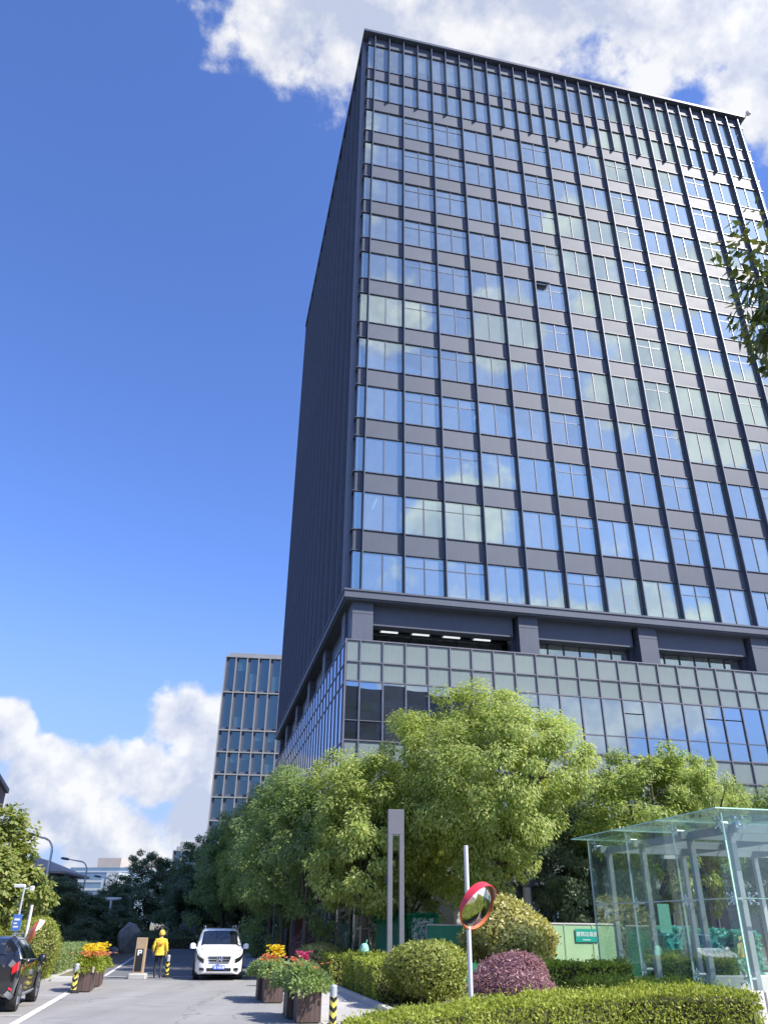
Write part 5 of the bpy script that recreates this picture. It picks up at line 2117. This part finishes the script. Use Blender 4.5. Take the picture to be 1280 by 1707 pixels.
# ------------------------------------------------------------------ vehicles
class Loft:
    """car body: stations along the length, each a half profile from sill to roof centre"""

    def __init__(self, st):
        self.y = [s[0] for s in st]
        self.p = [s[1] for s in st]

    def at(self, s, t):
        """s: length in metres, t: profile index (float) -> point on the right half (x>=0)"""
        i = 0
        while i < len(self.y) - 2 and s > self.y[i + 1]:
            i += 1
        f = (s - self.y[i]) / (self.y[i + 1] - self.y[i])
        k = min(int(t), len(self.p[0]) - 2)
        g = t - k
        a = Vector((0, 0)).lerp(Vector((0, 0)), 0)
        pa = Vector(self.p[i][k]).lerp(Vector(self.p[i][k + 1]), g)
        pb = Vector(self.p[i + 1][k]).lerp(Vector(self.p[i + 1][k + 1]), g)
        q = pa.lerp(pb, f)
        return Vector((q.x, s, q.y))

    def body(self, name, m, parent, angle=32):
        mb = MB()
        n = len(self.p[0])
        ring = 2 * n - 1
        vs = []
        for y, pr in zip(self.y, self.p):
            vs += [(-x, y, z) for (x, z) in pr] + [(x, y, z) for (x, z) in pr[-2::-1]]
        fs = []
        for i in range(len(self.y) - 1):
            for k in range(ring - 1):
                fs.append((i * ring + k, (i + 1) * ring + k, (i + 1) * ring + k + 1, i * ring + k + 1))
            fs.append((i * ring + ring - 1, (i + 1) * ring + ring - 1, (i + 1) * ring, i * ring))
        fs.append(tuple(range(ring)))
        fs.append(tuple(range(len(self.y) * ring - 1, (len(self.y) - 1) * ring - 1, -1)))
        mb.add(vs, fs)
        return mb.build(name, m, parent, True, angle)

    def patch(self, name, m, parent, quad, side, off=0.008, nu=6, nv=4, th=0.02):
        """panel lying on the body; quad: four (s,t) corners"""
        (a, b, c, d) = quad
        grid = []
        for j in range(nv + 1):
            row = []
            for i in range(nu + 1):
                u, v = i / nu, j / nv
                s = (a[0] * (1 - u) + b[0] * u) * (1 - v) + (d[0] * (1 - u) + c[0] * u) * v
                t = (a[1] * (1 - u) + b[1] * u) * (1 - v) + (d[1] * (1 - u) + c[1] * u) * v
                row.append(self.at(s, t))
            grid.append(row)
        mb = MB()
        vs, fs = [], []
        for j in range(nv + 1):
            for i in range(nu + 1):
                du = grid[j][min(i + 1, nu)] - grid[j][max(i - 1, 0)]
                dv = grid[min(j + 1, nv)][i] - grid[max(j - 1, 0)][i]
                nn = du.cross(dv)
                if nn.length < 1e-9:
                    nn = Vector((1, 0, 0))
                nn.normalize()
                p = grid[j][i]
                if nn.x < -0.02 or (abs(nn.x) <= 0.02 and nn.z < 0):
                    nn = -nn
                q = p + nn * off
                vs.append((q.x * side, q.y, q.z))
        for j in range(nv):
            for i in range(nu):
                o = j * (nu + 1) + i
                f = (o, o + 1, o + nu + 2, o + nu + 1)
                fs.append(f if side > 0 else f[::-1])
        mb.add(vs, fs)
        return mb.build(name, m, parent, True, 60)


def prof(w, zb, zm, belt, roof, wr, crown=0.0):
    crown = -0.010
    g = belt + (roof - belt) * 0.55
    return [(0.0, zb), (w * 0.88, zb), (w * 0.985, zb + 0.10), (w, zm), (w * 0.985, belt), (w * 0.985 * 0.45 + wr * 0.55 + 0.01, g),
            (wr, roof - 0.09), (wr * 0.86, roof - 0.015), (0.0, roof + crown)]


def wheel_part(parent, x, y, r, w, spokes=5):
    """tyre with alloy rim, built about its own hub"""
    hub = MB()
    s = 1 if x > 0 else -1
    vs, fs = [], []
    n = 28
    pr = [(r * 0.66, -w / 2), (r * 0.96, -w / 2), (r, -w / 2 + 0.03), (r, w / 2 - 0.03), (r * 0.96, w / 2), (r * 0.66, w / 2)]
    for (rr, xx) in pr:
        for i in range(n):
            a = 2 * math.pi * i / n
            vs.append((xx, rr * math.cos(a), rr * math.sin(a)))
    for j in range(len(pr) - 1):
        for i in range(n):
            k = (i + 1) % n
            fs.append((j * n + i, j * n + k, (j + 1) * n + k, (j + 1) * n + i))
    hub.add(vs, fs)
    wo = hub.build('wheel', tyre, parent, True, 40, (x, y, r))
    mb = MB()
    for i in range(spokes):
        a = 2 * math.pi * i / spokes + 0.3
        for da in (-0.09, 0.09):
            c, sn = math.cos(a + da), math.sin(a + da)
            mb.tube([(s * (w / 2 - 0.035), 0.05 * c, 0.05 * sn), (s * (w / 2 - 0.015), r * 0.64 * c, r * 0.64 * sn)], [0.028, 0.022], 6)
    vs, fs = [], []
    for (rr, xx) in ((r * 0.60, w / 2 - 0.03), (r * 0.665, w / 2 - 0.005), (r * 0.665, w / 2 - 0.06)):
        for i in range(n):
            a = 2 * math.pi * i / n
            vs.append((s * xx, rr * math.cos(a), rr * math.sin(a)))
    for j in range(2):
        for i in range(n):
            k = (i + 1) % n
            fs.append((j * n + i, j * n + k, (j + 1) * n + k, (j + 1) * n + i))
    mb.add(vs, fs)
    mb.build('rim', rim_m, wo, True, 40)
    mb = MB()
    vs = [(s * (w / 2 - 0.09), r * 0.66 * math.cos(2 * math.pi * i / n), r * 0.66 * math.sin(2 * math.pi * i / n)) for i in range(n)]
    mb.add(vs, [tuple(range(n)) if s > 0 else tuple(range(n - 1, -1, -1))])
    mb.build('brake_disc', black_trim, wo)
    return wo


def arch(parent, L, y, r, side, x):
    """dark wheel arch lip on the body side"""
    mb = MB()
    n = 16
    vs, fs = [], []
    for i in range(n + 1):
        a = math.pi * i / n
        for rr in (0.0, r):
            vs.append((side * x, y + rr * math.cos(a), r * 0.9 + rr * math.sin(a) if rr else r * 0.55))
    for i in range(n):
        fs.append((2 * i, 2 * i + 1, 2 * i + 3, 2 * i + 2))
    mb.add(vs, fs)
    return mb.build('wheel_arch', black_trim, parent)


# white people carrier driving towards the camera; front at y=0, tail at y=5.1
van = thing('van', 'white people-carrier van with blue plate driving towards the camera', 'van', W(-5.93, -6.35), YAW)
white_paint = pm('white_car_paint', (0.78, 0.78, 0.78), (0.82, 0.82, 0.82), 1, 0.25, 0, coat=0.8)
VL = Loft([(0.00, prof(0.60, 0.30, 0.52, 0.78, 0.90, 0.50)),
           (0.05, prof(0.75, 0.25, 0.54, 0.83, 0.96, 0.62)),
           (0.11, prof(0.84, 0.23, 0.56, 0.89, 1.02, 0.70)),
           (0.22, prof(0.91, 0.22, 0.58, 0.96, 1.07, 0.76, 0.03)),
           (0.55, prof(0.95, 0.22, 0.60, 1.06, 1.15, 0.80, 0.03)),
           (1.00, prof(0.965, 0.22, 0.62, 1.12, 1.22, 0.80, 0.03)),
           (1.35, prof(0.965, 0.22, 0.62, 1.14, 1.50, 0.76, 0.03)),
           (1.72, prof(0.965, 0.22, 0.62, 1.15, 1.78, 0.72, 0.03)),
           (2.10, prof(0.965, 0.22, 0.62, 1.16, 1.85, 0.73, 0.03)),
           (3.50, prof(0.965, 0.22, 0.62, 1.17, 1.87, 0.74, 0.03)),
           (4.70, prof(0.955, 0.24, 0.62, 1.17, 1.84, 0.73, 0.03)),
           (5.00, prof(0.93, 0.28, 0.62, 1.16, 1.78, 0.71, 0.02)),
           (5.12, prof(0.88, 0.36, 0.60, 1.12, 1.62, 0.66, 0.01))])
VL.body('body', white_paint, van)
# windscreen across both halves
mb = MB()
vs, fs = [], []
nx, ny = 12, 6
for j in range(ny + 1):
    s = 1.06 + (1.70 - 1.06) * j / ny
    for i in range(nx + 1):
        f = i / nx * 2 - 1
        p = VL.at(s, 8 - abs(f) * 1.75)
        vs.append((p.x * (1 if f > 0 else -1), p.y - 0.012, p.z + 0.010))
for j in range(ny):
    for i in range(nx):
        o = j * (nx + 1) + i
        fs.append((o, o + 1, o + nx + 2, o + nx + 1))
mb.add(vs, fs)
mb.build('windscreen', car_glass, van, True, 60)
for s in (-1, 1):
    VL.patch('side_window', car_glass, van, [(1.42, 4.12), (2.25, 4.12), (2.25, 5.75), (1.78, 5.7)], s)
    VL.patch('side_window', car_glass, van, [(2.36, 4.12), (3.55, 4.12), (3.55, 5.78), (2.36, 5.78)], s)
    VL.patch('side_window', car_glass, van, [(3.66, 4.12), (4.75, 4.12), (4.65, 5.75), (3.66, 5.78)], s)
    VL.patch('headlight', chrome, van, [(0.004, 3.35), (0.30, 3.62), (0.50, 4.05), (0.004, 3.95)], s, 0.006, 8)
    VL.patch('headlight_lens', car_glass, van, [(0.02, 3.45), (0.24, 3.66), (0.30, 3.90), (0.02, 3.85)], s, 0.014, 8)
    # door mirrors
    mb = MB()
    mb.bbox(s * 1.10 - 0.11, s * 1.10 + 0.11, 1.20, 1.36, 1.10, 1.31, 0.05)
    mb.tube([(s * 0.95, 1.32, 1.12), (s * 1.05, 1.3, 1.16)], 0.03, 6)
    mb.build('door_mirror', white_paint, van, True, 50)
    mb = MB()
    mb.tube([(s * 0.64, 1.9, 1.90), (s * 0.64, 2.0, 1.945), (s * 0.65, 4.5, 1.94), (s * 0.65, 4.6, 1.88)], 0.022, 6)
    mb.build('roof_rail', chrome, van, True)
    mb = MB()
    mb.bbox(s * 0.66 - 0.11, s * 0.66 + 0.11, 0.0, 0.09, 0.36, 0.46, 0.02)
    mb.build('fog_lamp', black_trim, van)
    for (y, r) in ((0.92, 0.335), (4.05, 0.335)):
        wheel_part(van, s * 0.865, y, r, 0.22, 5)
        arch(van, VL, y, 0.40, s, 0.972)
# grille: frame, chrome bars and a round emblem with a three-pointed star
mb = MB()
mb.add([(-0.46, -0.012, 0.86), (0.46, -0.012, 0.86), (0.38, -0.012, 0.63), (-0.38, -0.012, 0.63)], [(3, 2, 1, 0)])
mb.build('grille', black_trim, van)
for z, w in ((0.845, 0.45), (0.75, 0.43), (0.655, 0.39)):
    mb = MB()
    mb.box(-w, w, -0.035, -0.014, z - 0.02, z + 0.02)
    mb.build('grille_bar', chrome, van)
mb = MB()
n = 24
mb.tube([(0.105 * math.cos(2 * math.pi * i / n), -0.045, 0.745 + 0.105 * math.sin(2 * math.pi * i / n)) for i in range(n + 1)], 0.016, 6)
for k in range(3):
    a = math.pi / 2 + k * 2 * math.pi / 3
    mb.tube([(0, -0.045, 0.745), (0.10 * math.cos(a), -0.045, 0.745 + 0.10 * math.sin(a))], [0.026, 0.008], 6)
mb.build('emblem', chrome, van, True)
mb = MB()
mb.tube([(0, 0.32, 1.10), (0, 0.32, 1.16)], 0.012, 6)
mb.build('bonnet_ornament', chrome, van)
mb = MB()
mb.box(-0.48, 0.48, -0.014, -0.002, 0.34, 0.45)
mb.build('air_intake', black_trim, van)
mb = MB()
mb.box(-0.23, 0.23, -0.035, -0.016, 0.40, 0.545)
plate_m = pm('plate_blue', (0.03, 0.10, 0.50), (0.04, 0.12, 0.55), 2, 0.35)
pt = mb.build('number_plate', plate_m, van)
mb = MB()
for i, x in enumerate((-0.18, -0.12, -0.03, 0.03, 0.09, 0.15, 0.19)):
    mb.box(x - 0.018, x + 0.014, -0.039, -0.036, 0.43, 0.515)
mb.build('lettering', white_m, pt)

# black sports utility car parked on the left, tail towards the camera; nose at y=0
car_m = pm('black_car_paint', (0.012, 0.013, 0.017), (0.016, 0.017, 0.021), 1, 0.16, 0.2, coat=1.0)
suv = thing('parked_car', 'black sports utility car parked at the left edge, tail towards the camera', 'car', W(-12.33, -14.75), YAW + math.pi)
SL = Loft([(-0.02, prof(0.72, 0.34, 0.55, 0.74, 0.84, 0.58, 0.02)),
           (0.10, prof(0.86, 0.27, 0.60, 0.90, 0.99, 0.68, 0.03)),
           (0.50, prof(0.93, 0.25, 0.64, 0.99, 1.06, 0.76, 0.03)),
           (1.35, prof(0.955, 0.25, 0.66, 1.05, 1.13, 0.80, 0.03)),
           (1.75, prof(0.96, 0.25, 0.66, 1.08, 1.38, 0.72, 0.03)),
           (2.15, prof(0.96, 0.25, 0.66, 1.09, 1.62, 0.64, 0.03)),
           (2.60, prof(0.96, 0.25, 0.66, 1.10, 1.69, 0.63, 0.03)),
           (3.40, prof(0.96, 0.25, 0.66, 1.12, 1.70, 0.63, 0.03)),
           (4.05, prof(0.965, 0.27, 0.68, 1.14, 1.64, 0.61, 0.03)),
           (4.42, prof(0.95, 0.32, 0.70, 1.13, 1.48, 0.62, 0.03)),
           (4.62, prof(0.92, 0.38, 0.70, 1.10, 1.24, 0.70, 0.02)),
           (4.72, prof(0.84, 0.44, 0.68, 1.00, 1.10, 0.66, 0.01))])
SL.body('body', car_m, suv)
tail_red = pm('tail_red', (0.45, 0.01, 0.02), (0.6, 0.02, 0.03), 8, 0.15, 0, coat=1.0)
for s in (-1, 1):
    SL.patch('side_window', car_glass, suv, [(1.85, 4.10), (2.75, 4.10), (2.75, 5.80), (2.25, 5.75)], s)
    SL.patch('side_window', car_glass, suv, [(2.83, 4.10), (3.62, 4.10), (3.58, 5.80), (2.83, 5.80)], s)
    SL.patch('quarter_window', car_glass, suv, [(3.70, 4.12), (4.02, 4.2), (3.90, 5.55), (3.68, 5.70)], s)
    pts = [SL.at(q, t) for (q, t) in ((1.83, 4.05), (2.8, 4.04), (3.65, 4.05), (4.06, 4.15), (3.98, 5.0), (3.88, 5.75), (3.3, 5.9), (2.7, 5.9), (2.2, 5.85))]
    mb = MB()
    mb.tube([(p.x * s * 1.008, p.y, p.z) for p in pts], 0.012, 6)
    mb.build('window_trim', chrome, suv, True)
    SL.patch('tail_lamp', tail_red, suv, [(4.30, 3.55), (4.70, 3.5), (4.70, 4.0), (4.36, 4.0)], s, 0.010)
    SL.patch('reflector', tail_red, suv, [(4.60, 2.05), (4.71, 2.1), (4.71, 2.35), (4.60, 2.3)], s, 0.010)
    SL.patch('bumper_trim', steel_paint, suv, [(4.05, 1.05), (4.70, 1.05), (4.70, 1.9), (4.15, 1.8)], s, 0.012)
    SL.patch('sill_trim', steel_paint, suv, [(1.35, 1.3), (3.35, 1.3), (3.35, 2.1), (1.35, 2.1)], s, 0.012)
    SL.patch('door_handle', chrome, suv, [(2.55, 3.66), (2.72, 3.66), (2.72, 3.74), (2.55, 3.74)], s, 0.03)
    SL.patch('door_handle', chrome, suv, [(3.42, 3.68), (3.6, 3.68), (3.6, 3.76), (3.42, 3.76)], s, 0.03)
    mb = MB()
    mb.bbox(s * 1.09 - 0.10, s * 1.09 + 0.10, 1.72, 1.86, 1.04, 1.22, 0.05)
    mb.tube([(s * 0.93, 1.8, 1.08), (s * 1.05, 1.8, 1.10)], 0.03, 6)
    mb.build('door_mirror', car_m, suv, True, 50)
    mb = MB()
    mb.tube([(s * 0.56, 2.2, 1.66), (s * 0.56, 2.35, 1.725), (s * 0.56, 3.8, 1.715), (s * 0.55, 4.0, 1.64)], 0.018, 6)
    mb.build('roof_rail', steel, suv, True)
    for (y, r) in ((0.92, 0.37), (3.82, 0.37)):
        wheel_part(suv, s * 0.868, y, r, 0.25, 5)
        arch(suv, SL, y, 0.43, s, 0.968)
mb = MB()
vs, fs = [], []
for j in range(5):
    s_ = 4.10 + 0.48 * j / 4
    for i in range(11):
        f = i / 5 - 1
        p = SL.at(s_, 8 - abs(f) * 1.6)
        vs.append((p.x * (1 if f > 0 else -1), p.y + 0.01, p.z + 0.012))
for j in range(4):
    for i in range(10):
        o = j * 11 + i
        fs.append((o, o + 1, o + 12, o + 11))
mb.add(vs, fs)
mb.build('rear_window', car_glass, suv, True, 60)
mb = MB()
mb.box(-0.25, 0.25, 4.72, 4.735, 0.74, 0.88)
mb.build('number_plate', plate_m, suv)
for s in (-1, 1):
    mb = MB()
    mb.tube([(s * 0.55, 4.4, 0.36), (s * 0.55, 4.74, 0.36)], 0.06, 10)
    mb.build('exhaust', chrome, suv)

# ------------------------------------------------------------------ the person in yellow
def skin_mesh(joints, edges, root, name, sub=2):
    me = bpy.data.meshes.new(name)
    me.from_pydata([j[0] for j in joints], edges, [])
    o = bpy.data.objects.new(name, me)
    col.objects.link(o)
    md = o.modifiers.new('Skin', 'SKIN')
    md.use_smooth_shade = True
    for i, j in enumerate(joints):
        sv = me.skin_vertices[0].data[i]
        r = j[1]
        sv.radius = r if hasattr(r, '__len__') else (r, r)
        sv.use_root = (i == root)
    ms = o.modifiers.new('Sub', 'SUBSURF')
    ms.levels = sub
    ms.render_levels = sub
    dg = bpy.context.evaluated_depsgraph_get()
    out = bpy.data.meshes.new_from_object(o.evaluated_get(dg))
    bpy.data.objects.remove(o)
    out.polygons.foreach_set('use_smooth', [True] * len(out.polygons))
    return out


skin_m = pm('skin', (0.42, 0.25, 0.17), (0.46, 0.28, 0.19), 10, 0.55)
trouser = pm('dark_trousers', (0.02, 0.024, 0.035), (0.032, 0.036, 0.05), 12, 0.85, bump=0.3, bscale=25)
jacket_m = pm('yellow_jacket', (0.66, 0.44, 0.03), (0.74, 0.52, 0.05), 6, 0.7, bump=0.4, bscale=14)
helmet_m = pm('yellow_helmet', (0.70, 0.48, 0.06), (0.74, 0.52, 0.08), 4, 0.35, coat=0.4)
shoe_m = pm('dark_shoes', (0.02, 0.02, 0.022), (0.04, 0.04, 0.042), 10, 0.6)
sole_m = pm('pale_shoes', (0.5, 0.5, 0.5), (0.6, 0.6, 0.6), 10, 0.6)
pe = thing('person', 'person in yellow jacket and helmet walking away beside the ticket post', 'person', W(-8.35, -4.35), YAW)
J = [((0, 0, 0.92), (0.155, 0.115)),          # 0 pelvis
     ((0, 0.01, 1.12), (0.145, 0.105)),       # 1 waist
     ((0, 0.015, 1.32), (0.165, 0.115)),      # 2 chest
     ((0, 0.005, 1.44), (0.10, 0.08)),        # 3 neck base
     ((0, 0.01, 1.50), (0.055, 0.055)),       # 4 neck
     ((0, 0.02, 1.585), (0.078, 0.092)),      # 5 head
     ((0, 0.02, 1.66), (0.075, 0.088)),       # 6 skull
     ((-0.095, 0.0, 0.86), (0.090, 0.090)), ((-0.115, 0.10, 0.49), (0.062, 0.062)), ((-0.115, 0.02, 0.11), (0.042, 0.042)), ((-0.12, 0.06, 0.045), (0.045, 0.035)), ((-0.125, 0.19, 0.035), (0.038, 0.028)),
     ((0.095, 0.0, 0.86), (0.090, 0.090)), ((0.105, 0.02, 0.48), (0.062, 0.062)), ((0.11, -0.16, 0.13), (0.042, 0.042)), ((0.11, -0.15, 0.06), (0.045, 0.035)), ((0.12, -0.02, 0.035), (0.038, 0.028)),
     ((-0.185, 0.0, 1.385), (0.066, 0.066)), ((-0.275, -0.05, 1.13), (0.048, 0.048)), ((-0.26, 0.07, 0.93), (0.036, 0.036)), ((-0.258, 0.10, 0.86), (0.030, 0.018)),
     ((0.185, 0.0, 1.385), (0.066, 0.066)), ((0.255, -0.06, 1.12), (0.048, 0.048)), ((0.265, 0.0, 0.90), (0.036, 0.036)), ((0.268, 0.02, 0.83), (0.030, 0.018))]
E_ = [(0, 1), (1, 2), (2, 3), (3, 4), (4, 5), (5, 6), (0, 7), (7, 8), (8, 9), (9, 10), (10, 11), (0, 12), (12, 13), (13, 14), (14, 15), (15, 16),
      (2, 17), (17, 18), (18, 19), (19, 20), (2, 21), (21, 22), (22, 23), (23, 24)]
# fingers and thumbs
for (w_, s) in ((20, -1), (24, 1)):
    bx, by, bz = J[w_][0]
    for k, (dx, ln) in enumerate(((-0.024, 0.055), (-0.008, 0.066), (0.008, 0.062), (0.024, 0.048))):
        i0 = len(J)
        J.append(((bx, by + dx, bz - 0.045), (0.0085, 0.0085)))
        J.append(((bx - s * 0.012, by + dx * 1.05, bz - 0.045 - ln), (0.0075, 0.0075)))
        E_ += [(w_, i0), (i0, i0 + 1)]
    i0 = len(J)
    J.append(((bx - s * 0.012, by + 0.036, bz - 0.012), (0.0095, 0.0095)))
    J.append(((bx - s * 0.02, by + 0.052, bz - 0.05), (0.008, 0.008)))
    E_ += [(w_, i0), (i0, i0 + 1)]
bm_ = skin_mesh(J, E_, 0, 'body', 2)
for x in (skin_m, trouser, jacket_m, shoe_m):
    bm_.materials.append(x)
mi = []
for p in bm_.polygons:
    c = p.center
    if c.z < 0.085:
        mi.append(3)
    elif c.z < 0.98 and abs(c.x) < 0.215:
        mi.append(1)
    elif c.z > 1.475:
        mi.append(0)
    elif c.z < 0.885 and abs(c.x) > 0.2:
        mi.append(0)
    else:
        mi.append(2)
bm_.polygons.foreach_set('material_index', mi)
place('body', bm_, pe)
# loose jacket over trunk and sleeves
JJ = [((0, 0, 0.85), (0.205, 0.155)), ((0, 0.005, 1.0), (0.20, 0.15)), ((0, 0.01, 1.2), (0.195, 0.145)), ((0, 0.012, 1.36), (0.19, 0.135)), ((0, 0.01, 1.46), (0.085, 0.078)),
      ((-0.19, 0.0, 1.375), (0.086, 0.086)), ((-0.285, -0.05, 1.13), (0.070, 0.070)), ((-0.262, 0.06, 0.945), (0.056, 0.056)),
      ((0.19, 0.0, 1.375), (0.086, 0.086)), ((0.262, -0.06, 1.12), (0.070, 0.070)), ((0.266, -0.005, 0.92), (0.056, 0.056))]
jm = skin_mesh(JJ, [(0, 1), (1, 2), (2, 3), (3, 4), (3, 5), (5, 6), (6, 7), (3, 8), (8, 9), (9, 10)], 1, 'jacket', 2)
g_ = np.random.default_rng(4)
for v in jm.vertices:
    a_ = math.atan2(v.co.y, v.co.x)
    k_ = 0.010 * math.sin(v.co.z * 46 + 2.2 * math.sin(a_ * 3)) + 0.007 * math.sin(a_ * 7 + v.co.z * 21)
    v.co.x += math.cos(a_) * k_
    v.co.y += math.sin(a_) * k_
jm.materials.append(jacket_m)
jk = place('jacket', jm, pe)
mb = MB()
mb.box(-0.09, 0.09, -0.168, -0.150, 1.235, 1.262)
mb.box(-0.06, 0.06, -0.168, -0.150, 1.20, 1.215)
mb.build('back_print', orange, jk)
mb = MB()
mb.lathe([(0.118, 1.575), (0.128, 1.60), (0.126, 1.66), (0.105, 1.725), (0.065, 1.765), (0.02, 1.78)], 20, 0, 0.02)
mb.build('helmet', helmet_m, pe, True, 60)
mb = MB()
mb.tube([(0.0, 0.105, 1.575), (0.0, 0.128, 1.56), (0, 0.105, 1.55)], [0.012, 0.016, 0.012], 6)
mb.box(-0.025, 0.025, 0.100, 0.108, 1.525, 1.535)
for s in (-1, 1):
    mb.lathe([(0.010, 1.588), (0.010, 1.600)], 8, s * 0.032, 0.104)
    mb.box(s * 0.082 - 0.006, s * 0.082 + 0.006, 0.0, 0.035, 1.56, 1.61)
mb.build('face', skin_m, pe)
